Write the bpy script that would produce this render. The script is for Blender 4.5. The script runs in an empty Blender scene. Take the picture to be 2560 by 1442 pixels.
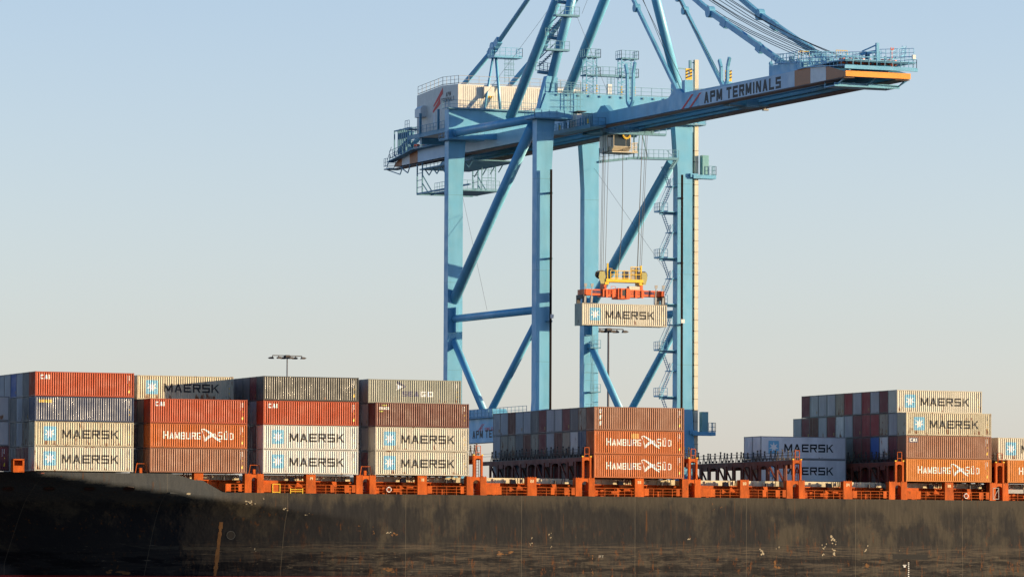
import bpy, bmesh, math, random
from mathutils import Vector, Matrix
R = random.Random(7)
scene = bpy.context.scene
COL = scene.collection
# ------------------------------------------------------------------ camera calibration (long lens from across the water)
ZB = 14.2                       # height of the underside of the lowest container tier above the water
FPX = 12135.03; YAW = math.radians(22.7786); PIT = math.radians(3.30176); ROLL = math.radians(0.24847)
CAM = Vector((-168.789, -546.796, ZB - 11.236))
FWD = Vector((math.sin(YAW)*math.cos(PIT), math.cos(YAW)*math.cos(PIT), math.sin(PIT)))
RGT = Vector((math.cos(YAW), -math.sin(YAW), 0)); UPV = RGT.cross(FWD)
cR, sR = math.cos(ROLL), math.sin(ROLL)
def ray(u, v):
    x, y = u-1280, v-721
    return FWD + RGT*((cR*x+sR*y)/FPX) - UPV*((-sR*x+cR*y)/FPX)
def oY(u, v, Y): r = ray(u, v); return CAM + r*((Y-CAM.y)/r.y)      # survey point on a plane of known Y
def oX(u, v, X): r = ray(u, v); return CAM + r*((X-CAM.x)/r.x)      # survey point on a plane of known X

# ------------------------------------------------------------------ materials
def lin(c):
    return tuple(((x/12.92) if x <= .04045 else ((x+.055)/1.055)**2.4) for x in c)
def nodes(name):
    m = bpy.data.materials.new(name); m.use_nodes = True
    nt = m.node_tree; b = nt.nodes['Principled BSDF']
    return m, nt, b
def N(nt, t, **kw):
    n = nt.nodes.new(t)
    for k, v in kw.items():
        if k in n.inputs: n.inputs[k].default_value = v
        else: setattr(n, k, v)
    return n
def noise(nt, scale, vec, detail=4, rough=.6):
    mp = N(nt, 'ShaderNodeMapping'); mp.inputs['Scale'].default_value = scale
    nt.links.new(vec, mp.inputs['Vector'])
    n = N(nt, 'ShaderNodeTexNoise'); n.inputs['Scale'].default_value = 1; n.inputs['Detail'].default_value = detail
    n.inputs['Roughness'].default_value = rough
    nt.links.new(mp.outputs[0], n.inputs['Vector']); return n.outputs['Fac']
def ramp(nt, fac, a, b):
    n = N(nt, 'ShaderNodeMapRange'); n.inputs['From Min'].default_value = a; n.inputs['From Max'].default_value = b
    nt.links.new(fac, n.inputs['Value']); return n.outputs[0]
def mix(nt, fac, a, b):
    n = N(nt, 'ShaderNodeMix', data_type='RGBA')
    if isinstance(fac, (int, float)): n.inputs[0].default_value = fac
    else: nt.links.new(fac, n.inputs[0])
    for i, c in ((6, a), (7, b)):
        if isinstance(c, tuple): n.inputs[i].default_value = (*c[:3], 1)
        else: nt.links.new(c, n.inputs[i])
    return n.outputs[2]
def mth(nt, op, a, b=None):
    n = N(nt, 'ShaderNodeMath', operation=op)
    for i, c in ((0, a), (1, b)):
        if c is None: continue
        if isinstance(c, (int, float)): n.inputs[i].default_value = c
        else: nt.links.new(c, n.inputs[i])
    return n.outputs[0]
def objvec(nt, rnd=True):
    tc = N(nt, 'ShaderNodeTexCoord')
    if not rnd: return tc.outputs['Object']
    oi = N(nt, 'ShaderNodeObjectInfo'); m = mth(nt, 'MULTIPLY', oi.outputs['Random'], 300.0)
    ad = N(nt, 'ShaderNodeVectorMath', operation='ADD')
    nt.links.new(tc.outputs['Object'], ad.inputs[0]); nt.links.new(m, ad.inputs[1]); return ad.outputs[0]
RUST = (.16, .06, .018)
MATS = {}
def paint(name, c, rough=.45, rust=.0, dirt=.35, scale=(.9, .9, .35), spec=.5, rustlow=False, rvar=1.0):
    """weathered paint: vertical grime streaks, chips of rust"""
    if name in MATS: return MATS[name]
    m, nt, b = nodes(name); v = objvec(nt)
    g = ramp(nt, noise(nt, scale, v), .35, .75)
    dark = tuple(x*(1-dirt) for x in c)
    col = mix(nt, g, c, dark)
    if rust > 0:
        n1 = noise(nt, (1.9, 1.9, .8), v, 4, .6)
        if rustlow:
            tc = N(nt, 'ShaderNodeTexCoord'); sp = N(nt, 'ShaderNodeSeparateXYZ'); nt.links.new(tc.outputs['Object'], sp.inputs[0])
            low = mth(nt, 'MULTIPLY', ramp(nt, sp.outputs['Z'], 1.2, 0.1), .12)
            n1 = mth(nt, 'ADD', n1, low)
        f = ramp(nt, n1, .74-rust*.2, .82-rust*.18)
        col = mix(nt, f, col, RUST)
    nt.links.new(col, b.inputs['Base Color'])
    rr = ramp(nt, noise(nt, (.8, .8, .8), v, 1), .2, .8)
    n = N(nt, 'ShaderNodeMapRange'); n.inputs['To Min'].default_value = rough-.08; n.inputs['To Max'].default_value = rough+.18
    nt.links.new(rr, n.inputs['Value']); nt.links.new(n.outputs[0], b.inputs['Roughness'])
    b.inputs['Specular IOR Level'].default_value = spec
    MATS[name] = m; return m
def plain(name, c, rough=.5, metal=0):
    if name in MATS: return MATS[name]
    m, nt, b = nodes(name); v = objvec(nt)
    col = mix(nt, ramp(nt, noise(nt, (1.3, 1.3, 1.3), v), .3, .8), c, tuple(x*.8 for x in c))
    nt.links.new(col, b.inputs['Base Color'])
    b.inputs['Roughness'].default_value = rough; b.inputs['Metallic'].default_value = metal
    MATS[name] = m; return m
CB = paint('crane_blue', (.135, .40, .60), .36, .06, .22, (.5, .5, .10))
CBD = paint('crane_rail_blue', (.10, .26, .36), .5, .0, .1)
def worn(name, c, under, rough):
    m, nt, b = nodes(name); v = objvec(nt)
    f = ramp(nt, noise(nt, (1.4, 1.4, 2.2), v, 6, .75), .52, .66)
    nt.links.new(mix(nt, mth(nt, 'MULTIPLY', f, .2), c, under), b.inputs['Base Color']); b.inputs['Specular IOR Level'].default_value = .2; b.inputs['Roughness'].default_value = rough; MATS[name] = m; return m
WHITE = plain('white_paint', (.72, .72, .70), .5)
TEXTB = worn('black_lettering', (.018, .018, .02), (.16, .15, .13), .5)
TEXTG = plain('charcoal_lettering', (.03, .027, .027), .6)
TEXTW = worn('white_lettering', (.78, .78, .74), (.50, .36, .26), .5)
NAVYT = plain('navy_lettering', (.02, .025, .10), .5)
REDT = plain('red_lettering', (.72, .06, .05), .6)
YEL = plain('safety_yellow', (.80, .50, .02), .45)
YELD = paint('worn_yellow', (.72, .47, .03), .45, .25, .3)
BLK = plain('black_steel', (.025, .022, .02), .5)
STRIP = plain('hazard_black', (.03, .03, .03), .5)
LBLUE = worn('light_blue_emblem', (.16, .42, .60), (.36, .50, .54), .45)
HOUSE = plain('cream_cladding', (.70, .66, .58), .55)
GLASS, _nt, _b = nodes('dark_window_glass'); _b.inputs['Base Color'].default_value = (.02, .03, .035, 1); _b.inputs['Roughness'].default_value = .08
ROPE = plain('wire_rope', (.045, .045, .05), .6, .2)
STRIPEO = plain('orange_band', (.42, .15, .05), .5)
TIPO = paint('tip_orange', (.85, .30, .02), .45, .1, .15)
DORANGE = paint('deck_orange', (.55, .105, .012), .6, .6, .55, (1.2, 1.2, .5), spec=.15)
DORANGE2 = paint('bridge_oxide_red', (.17, .034, .014), .6, .45, .5, (1.2, 1.2, .5))
HATCH = paint('hatch_cream', (.62, .54, .36), .55, .3, .35)
GREY = plain('galvanised_grey', (.34, .33, .31), .5)
SPO = paint('spreader_orange', (.75, .12, .015), .42, .15, .3, (2, 2, 1))
DARKM = plain('dark_metal', (.06, .05, .045), .55, .2)
GREENR = plain('green_rope', (.03, .16, .12), .7)
CREAMP = paint('cream_mast', (.62, .55, .42), .5, .1, .2, (2, 2, .4))

# ------------------------------------------------------------------ mesh building
class MB:
    def __init__(s): s.v = []; s.f = []
    def add(s, vs, fs):
        n = len(s.v); s.v += [tuple(p) for p in vs]; s.f += [tuple(i+n for i in f) for f in fs]; return s
    def box(s, x0, x1, y0, y1, z0, z1):
        return s.add([(x0,y0,z0),(x1,y0,z0),(x1,y1,z0),(x0,y1,z0),(x0,y0,z1),(x1,y0,z1),(x1,y1,z1),(x0,y1,z1)],
                     [(3,2,1,0),(4,5,6,7),(0,1,5,4),(1,2,6,5),(2,3,7,6),(3,0,4,7)])
    def bar(s, p, q, w=.06, h=None):
        p = Vector(p); q = Vector(q); d = (q-p)
        if d.length < 1e-6: return s
        d.normalize(); h = h or w
        a = d.cross(Vector((0,0,1)))
        if a.length < .05: a = Vector((1,0,0)) - d*d.x
        a.normalize(); b = a.cross(d).normalized()
        a = a*w/2; b = b*h/2
        c = [p-a-b, p+a-b, p+a+b, p-a+b, q-a-b, q+a-b, q+a+b, q-a+b]
        return s.add(c, [(0,1,2,3),(7,6,5,4),(4,5,1,0),(5,6,2,1),(6,7,3,2),(7,4,0,3)])
    def tube(s, p, q, r, n=16, r2=None, caps=True):
        p = Vector(p); q = Vector(q); d = (q-p).normalized(); r2 = r if r2 is None else r2
        a = d.cross(Vector((0,0,1)))
        if a.length < .05: a = d.cross(Vector((1,0,0)))
        a.normalize(); b = d.cross(a)
        vs = [p+(a*math.cos(t)+b*math.sin(t))*r for t in [2*math.pi*i/n for i in range(n)]]
        vs += [q+(a*math.cos(t)+b*math.sin(t))*r2 for t in [2*math.pi*i/n for i in range(n)]]
        fs = [(i, (i+1)%n, n+(i+1)%n, n+i) for i in range(n)]
        if caps: fs += [tuple(range(n))[::-1], tuple(range(n, 2*n))]
        return s.add(vs, fs)
    def pipe(s, pts, r, n=8):
        for a, b in zip(pts, pts[1:]): s.tube(a, b, r, n)
        return s
    def prism(s, poly, off):          # poly: list of 3D points, off: extrusion vector
        n = len(poly); o = Vector(off); P = [Vector(p) for p in poly]
        return s.add(P+[p+o for p in P], [tuple(range(n)), tuple(range(2*n-1, n-1, -1))]+[(i, (i+n), (i+1)%n+n, (i+1)%n) for i in range(n)])
    def build(s, name, mat, parent=None, smooth=False, loc=None):
        me = bpy.data.meshes.new(name); me.from_pydata(s.v, [], s.f)
        o = bpy.data.objects.new(name, me); COL.objects.link(o)
        base = Vector((0,0,0))
        if parent is not None:
            r = parent
            while r.parent: r = r.parent
            base = Vector(r.location)
            o.parent = parent
        elif loc is not None: base = Vector(loc); o.location = base
        if base.length > 0: me.transform(Matrix.Translation(-base))
        bm = bmesh.new(); bm.from_mesh(me); bmesh.ops.recalc_face_normals(bm, faces=bm.faces); bm.to_mesh(me); bm.free()
        me.materials.append(mat)
        if smooth:
            me.polygons.foreach_set('use_smooth', [len(p.vertices) == 4 for p in me.polygons])
        return o
def tag(o, label=None, cat=None, group=None, kind=None):
    if label: o['label'] = label
    if cat: o['category'] = cat
    if group: o['group'] = group
    if kind: o['kind'] = kind
    return o
def empty(name, loc, label=None, cat=None, group=None):
    o = bpy.data.objects.new(name, None); COL.objects.link(o); o.location = loc; o.empty_display_size = .5
    return tag(o, label, cat, group)
def railing(mb, pts, h=1.1, step=1.6, w=.055, mid=True):
    for a, b in zip(pts, pts[1:]):
        a = Vector(a); b = Vector(b); n = max(1, round((b-a).length/step)); up = Vector((0,0,h))
        mb.bar(a+up, b+up, w); 
        if mid: mb.bar(a+up*.55, b+up*.55, w*.8)
        mb.bar(a+up*.1, b+up*.1, w*.7, .1)
        for i in range(n+1):
            p = a.lerp(b, i/n); mb.bar(p, p+up, w)
    return mb
def ladder(mb, p, q, w=.45, axis=(1,0,0), step=.35, cage=False):
    p = Vector(p); q = Vector(q); a = Vector(axis)*w/2
    mb.bar(p-a, q-a, .05); mb.bar(p+a, q+a, .05)
    n = int((q-p).length/step)
    for i in range(1, n):
        c = p.lerp(q, i/n); mb.bar(c-a, c+a, .035)
    return mb

# ------------------------------------------------------------------ block lettering
def gl(ch, w, t):
    """one letter in a cell w x 1 as quads; t = stroke"""
    q = []
    def r(x0, y0, x1, y1): q.append([(x0,y0),(x1,y0),(x1,y1),(x0,y1)])
    def d(x0, y0, x1, y1, k=1.15): h = t*k/2; q.append([(x0-h,y0),(x0+h,y0),(x1+h,y1),(x1-h,y1)])
    L = lambda: r(0,0,t,1); Rr = lambda: r(w-t,0,w,1); m0, m1 = .5-t/2, .5+t/2
    B = lambda: r(0,0,w,t); T = lambda: r(0,1-t,w,1); M = lambda: r(0,m0,w,m1)
    if ch == 'M': L(); Rr(); d(t*.6,1,w/2,.12); d(w-t*.6,1,w/2,.12)
    elif ch == 'A': d(t*.6,0,w/2,1); d(w-t*.6,0,w/2,1); r(w*.22,.22,w*.78,.22+t*.8)
    elif ch == 'E': L(); B(); T(); r(0,m0,w*.9,m1)
    elif ch == 'R': L(); T(); M(); r(w-t,.5,w,1); d(w*.55,.5,w-t*.5,0)
    elif ch == 'S': T(); M(); B(); r(0,.5,t,1); r(w-t,0,w,.5)
    elif ch == 'K': L(); d(t*1.1,.42,w-t*.6,1); d(w*.42,.6,w-t*.5,0)
    elif ch == 'P': L(); T(); r(0,.42,w,.42+t); r(w-t,.42,w,1)
    elif ch == 'T': T(); r(w/2-t/2,0,w/2+t/2,1)
    elif ch == 'I': r(w/2-t/2,0,w/2+t/2,1)
    elif ch == 'N': L(); Rr(); d(t*.6,1,w-t*.6,0)
    elif ch == 'L': L(); B()
    elif ch == 'G': L(); B(); T(); r(w-t,0,w,.5); r(w*.5,.5-t,w,.5)
    elif ch in 'O0': L(); B(); T(); Rr()
    elif ch == 'D': L(); r(0,0,w*.8,t); r(0,1-t,w*.8,1); r(w-t,.14,w,.86); d(w*.82,0+t*.2,w-t*.5,.2,.8); d(w*.82,1-t*.2,w-t*.5,.8,.8)
    elif ch in 'UÜ':
        L(); B(); Rr()
        if ch == 'Ü': r(w*.18,1.1,w*.18+t,1.1+t*1.2); r(w*.82-t,1.1,w*.82,1.1+t*1.2)
    elif ch == 'B': L(); B(); T(); M(); Rr()
    elif ch == 'H': L(); Rr(); M()
    elif ch == 'C': L(); B(); T()
    elif ch == '6': L(); B(); T(); M(); r(w-t,0,w,.5)
    elif ch == '9': T(); B(); M(); r(0,.5,t,1); Rr()
    elif ch == '3': T(); B(); M(); Rr()
    elif ch == '2': T(); B(); M(); r(w-t,.5,w,1); r(0,0,t,.5)
    elif ch == '4': M(); Rr(); r(0,.5,t,1)
    elif ch == '7': T(); Rr()
    elif ch == '1': Rr()
    elif ch == '8': L(); B(); T(); M(); Rr()
    return q
def word(txt, h, wr=.85, t=.2, gap=.22, caps=None, slant=0):
    """quads of a word, height h, returns (quads, length). caps: letters drawn taller by factor"""
    x = 0; out = []
    for i, ch in enumerate(txt):
        if ch == ' ': x += h*wr*.6; continue
        k = caps[1] if caps and i in caps[0] else 1.0
        hh = h*k; w = wr*(1.15 if ch == 'M' else .35 if ch == 'I' else 1)
        for qd in gl(ch, w, t): out.append([(x+px*hh+slant*py*hh, py*hh) for px, py in qd])
        x += w*hh + gap*h
    return out, x-gap*h
# side wall corrugation profile: pitch .2825 m, 36 mm deep
PITCH = .2825; X0 = .17; NR = 42
def prof_breaks():
    xs = []
    for i in range(NR):
        a = X0 + i*PITCH
        xs += [(a, 0.008), (a+.052, .008), (a+.137, .053), (a+.195, .053)]
    xs.append((X0+NR*PITCH, .008)); return [p for p in xs if p[0] < 12.06]
PROF = prof_breaks()
def prof(x):
    if x <= PROF[0][0]: return .008
    for (a, ya), (b, yb) in zip(PROF, PROF[1:]):
        if a <= x <= b: return ya+(yb-ya)*(x-a)/(b-a)
    return .008
def drape(quads, x, z, name, mat, follow=True, dz=0):
    """lay flat quads (x right, y up) on a container's long side, following the corrugation; returns a mesh"""
    vs, fs = [], []
    bm = bmesh.new()
    for k, q in enumerate(quads):
        b = bmesh.new()
        b.faces.new([b.verts.new((x+px, -.0006*(k % 4), z+py)) for px, py in q])
        if follow:
            lo = min(v.co.x for v in b.verts); hi = max(v.co.x for v in b.verts)
            for a, _ in PROF:
                if lo+.004 < a < hi-.004:
                    bmesh.ops.bisect_plane(b, geom=b.verts[:]+b.edges[:]+b.faces[:], plane_co=(a,0,0), plane_no=(1,0,0))
            for v in b.verts: v.co.y += prof(v.co.x) - .010
        else:
            for v in b.verts: v.co.y -= .004
        me = bpy.data.meshes.new('t'); b.to_mesh(me); b.free(); bm.from_mesh(me); bpy.data.meshes.remove(me)
    for f in bm.faces:
        f.normal_update()
        if f.normal.y > 0: f.normal_flip()
    me = bpy.data.meshes.new(name); bm.to_mesh(me); bm.free(); me.materials.append(mat); return me
def star(cx, cy, r, n=7, k=.42, rot=math.pi/2):
    tri = []
    for i in range(n):
        a = rot+2*math.pi*i/n; h = math.pi/n
        tri.append([(cx, cy), (cx+k*r*math.cos(a-h), cy+k*r*math.sin(a-h)), (cx+r*math.cos(a), cy+r*math.sin(a)), (cx+k*r*math.cos(a+h), cy+k*r*math.sin(a+h))])
    return tri

# ------------------------------------------------------------------ container meshes (local: x 0..12.192, y 0..2.438, z 0..2.896)
CL, CW, CH = 12.192, 2.438, 2.896
def mesh_from(mb, name, slots):
    me = bpy.data.meshes.new(name); me.from_pydata(mb.v, [], mb.f)
    bm = bmesh.new(); bm.from_mesh(me); bmesh.ops.recalc_face_normals(bm, faces=bm.faces); bm.to_mesh(me); bm.free()
    me.materials.append(None); return me
def side_mesh(seed, flat=False):
    r = random.Random(seed); zs = [.16, .5, .95, 1.4, 1.85, 2.3, 2.78]; mb = MB()
    if flat:
        mb.box(.15, CL-.15, .012, .03, .16, 2.78); return mesh_from(mb, 'side_panel', 1)
    cols = [(.12, .008)] + PROF + [(12.075, .008)]; vs = []
    dent = [(r.uniform(1, 11), r.uniform(.6, 2.3), r.uniform(.25, .7)) for _ in range(4)]
    jit = [r.uniform(-.003, .003) for _ in range(len(cols))]
    for zi, z in enumerate(zs):
        for ci, (x, y) in enumerate(cols):
            e = 0 if zi in (0, len(zs)-1) else 1
            dy = 0
            for dx, dzz, dr in dent:
                dd = ((x-dx)**2+(z-dzz)**2)/dr**2
                if dd < 1: dy += .035*(1-dd)
            vs.append((x + e*(jit[(ci+1)//4]*math.sin(z*1.0+ci//4)), y + e*min(dy, .006), z))
    n = len(cols); fs = [(a*n+i, a*n+i+1, (a+1)*n+i+1, (a+1)*n+i) for a in range(len(zs)-1) for i in range(n-1)]
    mb.add(vs, fs)
    me = bpy.data.meshes.new('side_panel'); me.from_pydata(mb.v, [], mb.f); me.materials.append(None)
    for p in me.polygons:
        pass
    return me
def end_mesh(kind, seed=0):
    mb = MB(); r = random.Random(seed)
    if kind == 'wall':
        ys = []; y = .13
        while y < CW-.13-.2:
            ys += [(y, .02), (y+.09, .02), (y+.125, .055), (y+.215, .055), (y+.25, .02)][:4]; y += .25
        ys.append((CW-.12, .02)); vs = [(x, yy, z) for z in (.16, 2.78) for yy, x in ys]; n = len(ys)
        mb.add(vs, [(i, n+i, n+i+1, i+1) for i in range(n-1)])
    elif kind == 'door':
        mb.box(.025, .06, .13, 1.21, .16, 2.78); mb.box(.025, .06, 1.225, CW-.13, .16, 2.78)
        for y in (.4, .95, 1.48, 2.03):
            mb.tube((0, y, .1), (0, y, 2.82), .018, 6)
            for z in (.3, 1.1, 1.6, 2.6): mb.box(-.012, .03, y-.05, y+.05, z, z+.06)
        for z in (.55, 1.05, 1.9, 2.4):
            mb.box(.012, .03, .15, 1.19, z, z+.035); mb.box(.012, .03, 1.245, CW-.15, z, z+.035)
    else:   # reefer end: machinery bay
        mb.box(.03, .06, .13, CW-.13, .16, 2.78); mb.box(.0, .04, .35, 2.1, .3, 1.2); mb.box(.0, .04, .45, 1.0, 1.5, 2.2); mb.box(0, .04, 1.4, 1.95, 1.5, 2.2)
        for z in (.5, .7, .9, 1.1): mb.box(-.012, .01, .4, 2.05, z, z+.05)
    return mesh_from(mb, 'end_panel', 1)
def frame_mesh():
    mb = MB(); L, W, H = CL, CW, CH
    for x in (0, L-.15):
        for y in (0, W-.12): mb.box(x, x+.15, y, y+.12, .12, H-.12)
    for y in (0.0, W-.06):                                   # long rails
        mb.box(.18, L-.18, y+.004, y+.06, .02, .17); mb.box(.18, L-.18, y+.004, y+.06, H-.11, H-.015)
    for x in (0.0, L-.06):
        mb.box(x+.004, x+.06, .17, W-.17, .02, .16); mb.box(x+.004, x+.06, .17, W-.17, H-.12, H-.01)
    for x in (-.003, L-.175):
        for y in (-.003, W-.159):
            for z in (0, H-.118): mb.box(x, x+.178, y, y+.162, z, z+.118)
    return mesh_from(mb, 'frame', 1)
def shell_mesh():
    mb = MB(); L, W, H = CL, CW, CH
    mb.box(.06, L-.06, .055, W-.012, H-.06, H-.03)             # roof
    mb.box(.12, L-.12, W-.04, W-.02, .16, 2.79)                # far side
    mb.box(L-.05, L-.03, .12, W-.12, .16, 2.79)                # far end
    mb.box(.06, L-.06, .06, W-.06, .06, .15)                   # floor
    x = .4
    while x < L-.4:                                            # roof corrugations
        mb.box(x, x+.14, .12, W-.12, H-.03, H-.012); x += .42
    return mesh_from(mb, 'roof', 1)
SIDES = [side_mesh(i) for i in range(5)]; SIDEF = side_mesh(9, True)
ENDW, ENDD, ENDR = end_mesh('wall'), end_mesh('door'), end_mesh('reefer')
FRAME, SHELL = frame_mesh(), shell_mesh()
mb = MB(); mb.box(-.004, .012, .32, .52, .42, .80); ME_PL = mesh_from(mb, 'data_plate', 1)
ME_PL.materials[0] = plain('ochre_plate', (.30, .18, .04), .6)
# lettering meshes
def mk_letter_meshes():
    d = {}
    q, l = word('MAERSK', 1.0, 1.0, .22, .26); d['maersk'] = (q, l)
    return d
WM, LM = word('MAERSK', 1.02, 1.02, .2, .2)
sM = 7.0/LM; WM = [[(x*sM, y) for x, y in q] for q in WM]
ME_M = drape(WM, 3.37, .92, 'lettering', TEXTB)
ME_MF = drape(WM, 3.37, .92, 'lettering', TEXTB, False)
sq = [[(.06,0),(1.44,0),(1.5,.06),(1.5,1.61),(1.44,1.67),(.06,1.67),(0,1.61),(0,.06)]]
ME_E = drape(sq, 1.11, .65, 'emblem', LBLUE); ME_EF = drape(sq, 1.11, .65, 'emblem', LBLUE, False)
def star_mesh(follow):
    me = drape(star(.75, .84, .70), 1.11, .65, 'star', TEXTW, follow)
    me.transform(Matrix.Translation((0, -.006, 0))); return me
ME_S, ME_SF = star_mesh(True), star_mesh(False)
WH1, l1 = word('HAMBURG', .80, .66, .14, .2, caps=([0], 1.15)); k1 = 4.7/l1; WH1 = [[(x*k1+1.68, y+1.05) for x, y in q] for q in WH1]
WH2, l2 = word('SÜD', .80, .62, .14, .32, caps=([0], 1.15)); k2 = 1.95/l2; WH2 = [[(x*k2+8.5, y+1.05) for x, y in q] for q in WH2]
def stroke(pts):     # pts: (px, py, half width) traced in a 197 x 204 px per metre drawing of the wall
    P = [((x-60)/197, (1320-y)/204, w/200) for x, y, w in pts]; out = []
    for (x0, y0, w0), (x1, y1, w1) in zip(P, P[1:]):
        dx, dy = x1-x0, y1-y0; l = math.hypot(dx, dy); nx, ny = -dy/l, dx/l
        out.append([(x0-nx*w0, y0-ny*w0), (x1-nx*w1, y1-ny*w1), (x1+nx*w1, y1+ny*w1), (x0+nx*w0, y0+ny*w0)])
    return out
BIRD = stroke([(1312, 895, 6), (1335, 865, 9), (1380, 858, 13), (1450, 890, 20), (1530, 945, 26), (1600, 1000, 34), (1650, 1050, 24), (1720, 1110, 18), (1812, 1160, 9)]) \
     + stroke([(1335, 895, 6), (1365, 960, 7), (1395, 1060, 7), (1412, 1160, 6)]) \
     + stroke([(1412, 1165, 8), (1450, 1095, 28), (1510, 1040, 34), (1580, 1010, 30), (1650, 975, 18)]) \
     + stroke([(1655, 950, 6), (1685, 1010, 7), (1715, 1060, 7), (1760, 1120, 6)])
ME_H = drape(WH1+WH2+BIRD, 0, 0, 'lettering', TEXTW)
def sml(txt, h, x, z, mat, wr=.75, t=.2, slant=0, gap=.2):
    q, l = word(txt, h, wr, t, gap, slant=slant); return drape(q, x, z, 'lettering', mat)
ME_CAI = sml('CAI', .52, .62, 2.0, TEXTW, .8, .26)
ME_960 = sml('96900', .34, .5, 2.18, YEL, .8, .26)
ME_CAB = drape([[(0,0),(1.22,0),(1.22,.62),(0,.62)]], .45, 2.02, 'emblem', NAVYT)
ME_CAT = sml('CAI', .42, .55, 2.12, TEXTW, .8, .24); ME_CAT.transform(Matrix.Translation((0, -.004, 0)))
SE1, ls = word('SEA', .64, .8, .24, .22); SE1 = [[(x*2.15/ls, y) for x, y in q] for q in SE1]; ME_SEA = drape(SE1, 4.47, .84, 'lettering', NAVYT)
SE2, _l = word('GO', .64, .9, .24, .22); SE2 = [[(x*1.65/_l, y) for x, y in q] for q in SE2]; ME_GO = drape(SE2, 6.82, .84, 'lettering', TEXTW)
ME_ARD = drape([[(.1,1.25),(1.2,.68),(1.2,.5),(.1,1.05)][::-1], [(1.2,.68),(1.2,.5),(.35,.12),(.15,.0)], [(0.1,1.25),(.1,1.05),(.5,.72),(.42,.85)]], 3.65, 1.45, 'emblem', NAVYT)
ME_ARW = drape([[(0,.05),(.85,.5),(0,.85),(.18,.46)]], 3.65, 1.5, 'emblem', TEXTW)
def vertical(txt, h, x, z, mat):
    qs = []
    for i, c in enumerate(txt):
        for q in gl(c, .7, .24): qs.append([(px*h+.12*py, py*h-i*h*1.55) for px, py in q])
    return drape(qs, x, z, 'lettering', mat)
ME_UES = vertical('UES', .48, .62, 2.1, TEXTW)
ME_SCO = drape([[(x*.30, y*.30+.05) for x, y in q] for q in word('SEACO', 1, .7, .24, .15)[0]], .52, 2.0, 'lettering', TEXTW)
ME_SCG = drape([[(.3,.52),(1.0,.5),(.95,.62),(.4,.6)], [(0,-.12),(.55,-.1),(.5,-.22),(.1,-.24)]], .5, 2.0, 'emblem', plain('lime_swoosh', (.45, .5, .03), .5))
def decals(full=True, dark=True):
    q = [[(0,y),(.09,y),(.09,y+.16),(0,y+.16)] for y in (.55, 1.15)]
    if full: q.append([(-.1,.28),(.1,.28),(.1,.56),(-.1,.56)])
    return drape(q, 11.62, .25, 'warning_labels', YEL)
ME_DY, ME_DY2 = decals(), decals(False)
def codes(mat):
    r = random.Random(3); q = []
    for k in range(7): q.append([(0, 2.45-k*.13), (.05, 2.45-k*.13), (.05, 2.37-k*.13), (0, 2.37-k*.13)])
    for k in range(4): q.append([(.22, 2.45-k*.15), (.22+r.uniform(.06, .12), 2.45-k*.15), (.3, 2.36-k*.15), (.22, 2.36-k*.15)])
    return drape(q, 11.35, .1, 'lettering', mat)
ME_CW, ME_CB = codes(TEXTW), codes(TEXTG)
# a red rectangle patch and dent marks
ME_YP = drape([[(0,0),(1.0,0),(1.0,.62),(0,.62)]], 5.05, 1.95, 'sticker', plain('faded_yellow_patch', (.62, .27, .03), .5))

CP = {  # container paints: colour, roughness, rust
 'grey':   ((.56,.56,.52), .45, .12), 'greyw': ((.46,.41,.29), .45, .55), 'greyy': ((.50,.47,.38), .45, .4), 'white': ((.72,.72,.72), .45, .06),
 'dgrey':  ((.17,.155,.145), .45, .30), 'red': ((.37,.055,.013), .52, .03), 'rusty': ((.34,.28,.21), .55, .85),
 'orange': ((.42,.10,.015), .54, .2), 'orange2': ((.54,.165,.013), .54, .08), 'brown': ((.13,.035,.022), .42, .08), 'brown2': ((.25,.10,.052), .46, .1),
 'maroon': ((.16,.03,.034), .4, .1), 'maroon2': ((.26,.028,.03), .4, .1), 'navy': ((.028,.045,.10), .38, .02), 'black': ((.05,.05,.045), .38, .02),
 'seagrey': ((.26,.27,.225), .5, .25), 'blue': ((.04,.10,.30), .4, .05), 'lgrey': ((.36,.345,.345), .45, .2), 'lwhite': ((.55,.53,.50), .5, .7)}
def cpaint(k, fr=False):
    c, ro, ru = CP[k]
    if fr: return paint('container_'+k+'_frame', tuple(x*(.9 if k in ('grey','greyy','greyw','red','orange','orange2','brown','brown2','navy','black','seagrey') else .45) for x in c), ro+.05, min(1, ru+.32), .2, rustlow=False)
    return paint('container_'+k, c, ro+.05, ru, .22, rustlow=True, spec=.5 if k in ('navy', 'black') else .36)
WORDC = {'grey':'pale grey','greyw':'yellowed rusty grey','greyy':'cream grey','white':'white','dgrey':'dark grey','red':'bright red','rusty':'rust streaked grey',
 'orange':'orange red','orange2':'bright orange','brown':'dark brown','brown2':'brown','maroon':'dark maroon','maroon2':'crimson','navy':'navy blue','black':'black ribbed',
 'seagrey':'greenish grey','blue':'deep blue','lgrey':'blue grey','lwhite':'rust stained white'}
P_ = 14.378; OFF = {0:.166, 1:.026, 2:-.125, 3:-.118, 4:-.05, 5:-.019, 6:-.03, 7:-.03, 8:-.038, 9:.109, -1:0, 10:0}
HT = 2.927; RW = 2.5
def bx(k): return P_*k + OFF.get(k, 0)
ncon = [0]
def attach(me, name, root, mat=None):
    o = bpy.data.objects.new(name, me); COL.objects.link(o); o.parent = root
    if mat is not None: o.material_slots[0].link = 'OBJECT'; o.material_slots[0].material = mat
    return o
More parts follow.
